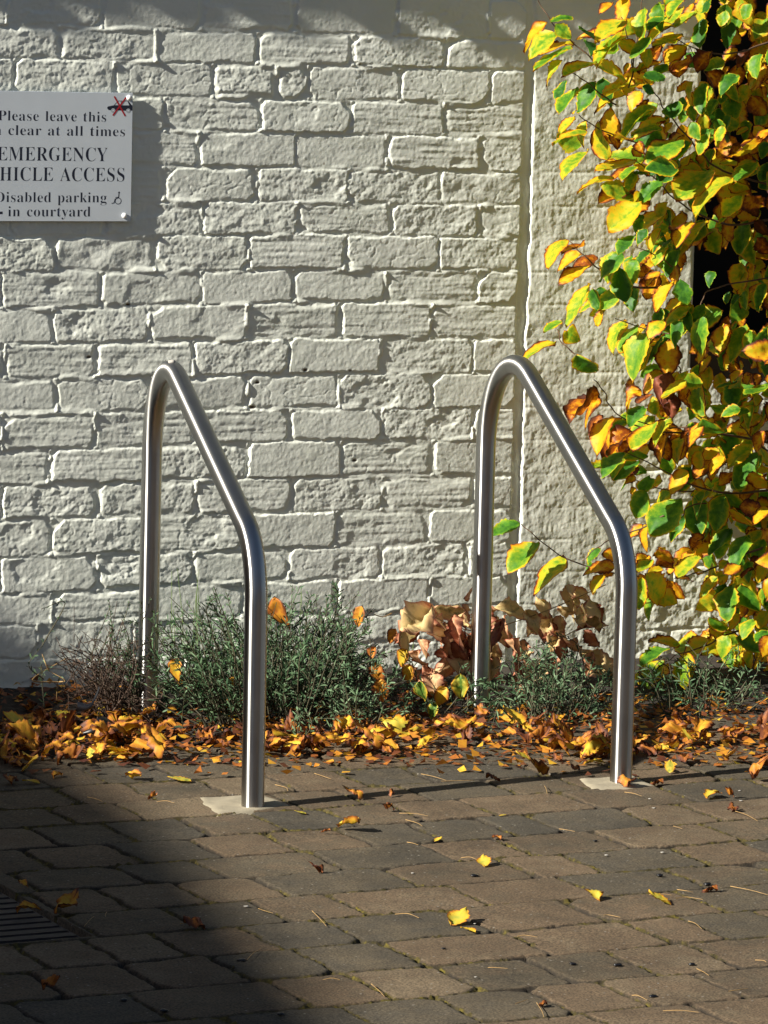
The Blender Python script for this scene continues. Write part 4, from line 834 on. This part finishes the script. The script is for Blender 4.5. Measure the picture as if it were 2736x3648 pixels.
# ------------------------------------------------------------------ lavender and weeds
class Tufts:
    def __init__(s): s.V = []; s.F = []; s.A = []; s.S = []
    def sprig(s, base, tip, r, n, L, W, age, bare=.25, spread=1.0):
        base, tip = np.array(base), np.array(tip); mid = (base+tip)/2+r.normal(0, .026, 3)+np.array([0, 0, .015])
        P = smooth_path([base, mid, tip], 5); s.S.append(tube_arrays(P, np.linspace(.0016, .0007, len(P)), 4))
        for k in range(n):
            t = bare+(1-bare)*(k+r.uniform(-.3, .3))/n; t = min(max(t, 0), .999); f = t*(len(P)-1); i = int(f); p = P[i]*(1-f+i)+P[min(i+1, len(P)-1)]*(f-i)
            dirn = P[min(i+1, len(P)-1)]-P[max(i-1, 0)]; dirn /= np.linalg.norm(dirn)+1e-9; a = k*2.4+r.uniform(-.5, .5)
            o1 = np.cross(dirn, [.3, .8, .1]); o1 /= np.linalg.norm(o1); o2 = np.cross(dirn, o1)
            d = (math.cos(a)*o1+math.sin(a)*o2)*spread+dirn*r.uniform(.35, 1.0)*(1+t); d /= np.linalg.norm(d)
            l = L*r.uniform(.6, 1.15)*(1-.45*max(0, t-.7)/.3); sd = np.cross(d, r.normal(0, 1, 3)); sd /= np.linalg.norm(sd)+1e-9; w = W*r.uniform(.7, 1.2)/2; bend = np.array([0, 0, -1])*l*r.uniform(0, .25)
            n0 = len(s.V); m1, m2, e = p+d*l*.35, p+d*l*.75+bend*.4, p+d*l+bend
            s.V += [p, m1+sd*w, m2+sd*w*.9, e, m2-sd*w*.9, m1-sd*w]; s.F.append((n0, n0+1, n0+2, n0+3, n0+4, n0+5)); s.A += [float(np.clip(age+r.normal(0, .22)+.25*(t-.5), 0, 1))]*6
    def build(s, label, org, cat='lavender', name='lavender', mat=None, smat=None):
        t = thing(name, label, cat, org); org = np.array(org)
        if s.V: mesh_obj('leaves', np.array(s.V)-org, s.F, mat or M_LAV, t, {'age': s.A}, smooth=False)
        V, F = join_arrays(s.S); mesh_obj('stems', V-org, F, smat or M_LAVSTEM, t); return t
def bush(label, px0, px1, pbase, ptop, y0, y1, n, r, L=.024, W=.0033, leaves=26, age=.45, top=None):
    t = Tufts(); c = None
    for k in range(n):
        px = r.uniform(px0, px1); yb = r.uniform(y0, y1); b = at_y((px0+px1)/2*.45+px*.55, pbase, yb); b[2] = bed_z(b[0], yb)
        f = (px-px0)/(px1-px0); tp = ptop+(pbase-ptop)*((2*f-1)**2*.45 + r.beta(1.2, 1.4)*.72) if top is None else top(px)+(pbase-top(px))*r.beta(1.15, 1.35)*.9
        e = at_y(px+r.normal(0, 48), tp+r.normal(0, 22), yb+r.uniform(-.10, .07))
        t.sprig(b, e, r, 0 if r.random() < .07 else int(leaves*r.uniform(.6, 1.15)), L*r.uniform(.7, 1.2), W, age+r.normal(0, .2), bare=r.uniform(.1, .45))
        if c is None: c = (float(b[0]), float(b[1]), 0.0)
    return t.build(label, c)
rb = np.random.default_rng(21)
def top1(px): return float(np.interp(px, [540, 600, 700, 850, 980, 1050, 1130, 1250, 1290, 1340, 1420], [2240, 2120, 2110, 2130, 2070, 2035, 2100, 2090, 2100, 2220, 2330]))
bush('large grey green lavender bush between the two bike stands', 540, 1420, 2575, 2080, -.52, -.10, 380, rb, leaves=28, age=.42, top=top1)
bush('low grey lavender sprigs at the front edge of the bed between the stands', 1180, 1400, 2590, 2420, -.62, -.45, 26, rb, leaves=20, age=.75)
bush('small lavender clump between the legs of the right bike stand', 1740, 2200, 2610, 2270, -.62, -.40, 105, rb, leaves=20, age=.6)
bush('sparse lavender to the right of the right bike stand', 2240, 2780, 2590, 2280, -.60, -.30, 80, rb, leaves=18, age=.5)
bush('dark straggling lavender under the dry leaf clump', 1400, 1760, 2570, 2400, -.50, -.30, 36, rb, leaves=18, age=.25)
t = Tufts()
for dx, dy in ((0, 0), (12, -8), (-14, 4), (5, 10)):
    b = at_z(1065+dx*.3, 2650, .0); e = at_z(1065+dx*1.6, 2650, .0)+np.array([0, -.01, .035+.004*dy]); t.sprig(b, e, rb, 16, .018, .0035, .85, .1)
t.build('tiny lavender seedling rooted at the paving edge right of the left stand', tuple(at_z(1065, 2650, 0)))
# dead straggling bush to the left of the left stand
t = Tufts()
for k in range(120):
    b = at_y(rb.uniform(330, 560), 2500, rb.uniform(-.36, -.12)); b[2] = 0; px = rb.uniform(190, 600); e = at_y(px, rb.uniform(2200, 2480)+abs(px-430)*.25, rb.uniform(-.42, -.08))
    t.sprig(b, e, rb, int(rb.integers(0, 9)), .012, .0022, .1, .5)
    for j in range(2):
        q = b+(e-b)*rb.uniform(.4, .9); t.S.append(tube_arrays(smooth_path([q, q+rb.normal(0, .035, 3)], 2), .0007, 3))
t.build('straggly dead brown bush left of the left bike stand', tuple(at_y(430, 2500, -.25)*np.array([1, 1, 0])), 'dead bush', 'dead_bush', simple('withered_leaf', (.075, .045, .028), .9), M_DEAD)
t = Tufts()
for k in range(26):
    b = at_y(470, 2520, rb.uniform(-.34, -.2)); b[2] = 0; e = at_y(rb.uniform(370, 540), rb.uniform(2120, 2420), rb.uniform(-.36, -.2)); t.sprig(b, e, rb, 22, .016, .0026, .2, .4)
t.build('thin dark lavender just left of the back leg of the left stand', tuple(at_y(470, 2520, -.27)*np.array([1, 1, 0])))
# two tall weeds
for pts, lab in (([(158, 2520), (156, 2420), (150, 2300), (146, 2170)], 'slim upright weed with grey leaves in front of the shaded wall foot'), ([(222, 2500), (205, 2430), (175, 2390), (150, 2330)], 'forked straw coloured stem by the shaded wall foot')):
    t = Tufts(); P = [at_y(*q, -.30-.01*i) for i, q in enumerate(pts)]
    straw = 'straw' in lab
    for i in range(len(P)-1): t.sprig(P[i], P[i+1], rb, 4 if straw else 12, .016, .003, .55, .05)
    if straw: t.sprig(P[1], at_y(236, 2345, -.31), rb, 0, .01, .002, .5)
    t.build(lab, tuple(P[0]*np.array([1, 1, 0])), 'weed', 'weed', None, M_STRAW if straw else None)
# grass blades, one thin group of weeds against the wall
t = Tufts()
for k in range(14):
    px = rb.choice([1075, 1080, 1465, 1470, 620, 640, 700, 2690]); b = at_y(px, 2420, -.12); b[2] = .02; e = at_y(px+rb.normal(0, 12), rb.uniform(2010, 2180) if px < 1300 else rb.uniform(2060, 2200), -.12); t.S.append(tube_arrays(smooth_path([b, (b+e)/2+rb.normal(0, .006, 3), e], 5), np.linspace(.0012, .0005, 11), 4))
t.build('thin green grass blades standing up against the white wall', tuple(at_y(1075, 2420, -.12)*np.array([1, 1, 0])), 'grass blades', 'grass_tuft', None, simple('grass_blade', (.11, .17, .04), .6))
# leaves caught in the lavender
for px, py, s, age, lab in ((1275, 2195, 80, .75, 'orange and yellow leaf standing on top of the lavender bush'), (985, 2190, 130, .85, 'long brown curled leaf hanging behind the front leg of the left stand'), (625, 2390, 90, .6, 'yellow leaf caught in the dark lavender'), (1395, 2265, 60, .8, 'orange leaf at the right edge of the lavender bush'), (1430, 2345, 75, .45, 'bright yellow leaf below the dry leaf clump'), (1455, 2400, 70, .55, 'dull yellow leaf in the dry leaves'), (1340, 2400, 90, .85, 'tall brown leaf folded in the lavender'), (1325, 2330, 60, .9, 'small brown leaf among the lavender tips'), (1360, 2460, 90, .8, 'amber leaf leaning at the right of the lavender'), (825, 2430, 40, .6, 'small yellow leaf deep in the lavender'), (1270, 2590, 110, 1.05, 'dark red brown leaf standing at the front of the bed'), (1232, 2580, 80, 1.2, 'maroon leaf standing at the front of the bed'), (1495, 2465, 80, .0, 'dark green leaf lying under the dry leaf clump'), (1542, 2535, 66, .0, 'round green leaf at the foot of the dry leaf clump'), (1640, 2445, 90, .1, 'olive leaf leaning on the back leg of the right stand'), (1572, 2480, 80, .55, 'tan leaf behind the round green leaf'), (2368, 1385, 130, 1.25, 'dark red crumpled leaf hanging in the shrub'), (2392, 1445, 100, 1.3, 'crimson crumpled leaf hanging below another red one')):
    hang = py < 1600; y0 = -.33 if hang else (-.40 if py < 2440 else -.52); p = at_y(px, py, y0); L = s/1650.
    Vl, e, ve = leaf_arrays(L, L*.7, rl, fold=rl.uniform(.2, .6), curl=rl.uniform(.1, .6), twist=rl.uniform(-.7, .7), crumple=.9 if hang else rl.uniform(.2, .6)); Vl = Vl-np.array([0, L*.5, 0])
    V = orient(Vl, p*0, AR*rl.uniform(-.6, .2)-AU, viewn+np.array([-.5, 0, .4])); o = mesh_obj('caught_leaf', V, LF, M_DRY if age > 1.0 and hang else M_FALL, None, {'edge': e, 'age': np.full(len(e), age), 'vein': ve}); o.location = p; tag(o, lab, 'caught leaf')
# straws across the dry clump
for k, (p0, p1) in enumerate((((1742, 2246), (2158, 2083)), ((1900, 2305), (2085, 2225)), ((1335, 2190), (1395, 2185)), ((1535, 2190), (1690, 2250)))):
    a, b = at_y(*p0, -.36), at_y(*p1, -.34); P = smooth_path([a, (a+b)/2+np.array([0, 0, -.006]), b], 6)-a; V, F = tube_arrays(P, .0012, 5); o = mesh_obj('dry_straw', V, F, M_STRAW); o.location = a
    tag(o, ['long straw slanting up from the dry leaves into the shrub', 'short woody straw among the dry leaves behind the right stand', 'pale straw lying over the lavender edge', 'orange stalk across the left dry leaves'][k], 'straw')
# the black curled scrap
bm_v, bm_f = [], []
P = [at_y(270, 2515, -.50), at_y(315, 2520, -.51), at_y(335, 2490, -.50), at_y(350, 2450, -.49)]; P2 = [at_y(290, 2610, -.52), at_y(330, 2600, -.53), at_y(360, 2575, -.52), at_y(395, 2570, -.51)]
Ps = smooth_path(P, 6); N = len(Ps); wv = np.linspace(.012, .004, N); V = []
for i in range(N):
    for j in range(5):
        s = j/4-.5; V.append(Ps[i]+np.array([.3*wv[i]*s, 0, 1.6*wv[i]*s])+np.array([0, -.008*math.cos(s*3), 0]))
V1 = np.array(V); Ps = smooth_path(P2, 6); V = []
for i in range(len(Ps)):
    for j in range(5):
        s = j/4-.5; w = .028*math.sin(PI*(i+1)/(len(Ps)+1)); V.append(Ps[i]+np.array([.1*w*s, .3*w*s, w*s])+np.array([0, -.010*math.cos(s*3), 0]))
V2 = np.array(V); F1 = grid_faces(5, N); F2 = grid_faces(5, len(Ps))+len(V1); o0 = V1[0].copy()
o = mesh_obj('plastic_scrap', np.concatenate([V1, V2])-o0, np.concatenate([F1, F2]), M_BLACKP); o.location = o0; tag(o, 'black curled plastic scrap among leaves at the shaded wall foot', 'plastic scrap')

# ------------------------------------------------------------------ buildings added out of view (shade on the left, dark reflections in the steel)
M_SLATE = simple('roof_slate', (.06, .06, .065), .7, noise=.2, nscale=8); M_DOOR = simple('green_door', (.03, .07, .04), .5)
ob = thing('shade_outbuilding', 'unseen brick building with sloping roof added to shade the left', 'building', (-11.5, -4, 0))  # unseen, added and shaped to cast the shade over the left paving
def roofz(y): return 5.375 + .135*(y+.94)
bm = bmesh.new(); vs = []
for x in (-1.8, 1.5):
    for y, z in ((1.5, 0), (1.5, None), (-8, None), (-8, 0)):
        vs.append(bm.verts.new((x, y, roofz(y-4)-.12 if z is None else 0.0)))
for f in ((0, 1, 2, 3), (7, 6, 5, 4), (0, 4, 5, 1), (1, 5, 6, 2), (2, 6, 7, 3), (3, 7, 4, 0)): bm.faces.new([vs[i] for i in f])
bmesh.ops.recalc_face_normals(bm, faces=bm.faces); bm_obj('walls', bm, M_BRK, ob)
bm = bmesh.new(); vs = []
for x in (-1.95, 1.52):
    for y in (1.6, -8.2):
        for dz in (-.118, 0): vs.append(bm.verts.new((x, y, roofz(y-4)+dz)))
for f in ((0, 1, 3, 2), (4, 6, 7, 5), (0, 4, 5, 1), (2, 3, 7, 6), (1, 5, 7, 3), (0, 2, 6, 4)): bm.faces.new([vs[i] for i in f])
bmesh.ops.recalc_face_normals(bm, faces=bm.faces); bm_obj('roof', bm, M_SLATE, ob)
bm = bmesh.new(); vs = []
for x in (-1.8, 1.5):
    for y, z in ((1.61, 0), (1.61, 5.19), (2.2, 5.22), (2.9, 5.50), (4.2, 6.0), (6.0, 5.2), (6.0, 0)): vs.append(bm.verts.new((x, y, z)))
bm.faces.new(vs[:7]); bm.faces.new(vs[7:][::-1])
for i in range(7): bm.faces.new((vs[i], vs[i+7], vs[(i+1) % 7+7], vs[(i+1) % 7]))
bmesh.ops.recalc_face_normals(bm, faces=bm.faces); bm_obj('shade_gable', bm, M_BRK, ob)  # outline shaped so its shadow covers the lower left of the wall
box_obj('door', (1.49, 1.53, -4.0, -3.1, 0.0, 2.0), M_DOOR, ob)
hs = thing('reflection_house', 'unseen brick house added behind the camera for dark reflections', 'building', (0, -20, 0))  # unseen, added to give the steel tubes something dark to reflect
box_obj('walls', (-14, 12, -6, 0, 0, 6.5), M_BRK, hs)
for x in (-9, -4.5, 2, 7):
    w = box_obj('window', (x, x+1.2, -.02, .03, 1.0, 2.4), M_CAP, hs); box_obj('pane', (x+.08, x+1.12, .031, .036, 1.08, 2.32), M_VOID, w)
box_obj('door', (-1.0, 0.0, -.02, .04, 0, 2.1), M_DOOR, hs)
bm = bmesh.new(); a = [bm.verts.new(p) for p in ((-14.3, .4, 6.501), (12.3, .4, 6.501), (12.3, -3, 8.6), (-14.3, -3, 8.6), (-14.3, -6.4, 6.501), (12.3, -6.4, 6.501))]
for f in ((0, 1, 2, 3), (3, 2, 5, 4), (0, 3, 4), (1, 5, 2), (0, 4, 5, 1)): bm.faces.new([a[i] for i in f])
bmesh.ops.recalc_face_normals(bm, faces=bm.faces); bm_obj('roof', bm, M_SLATE, hs)
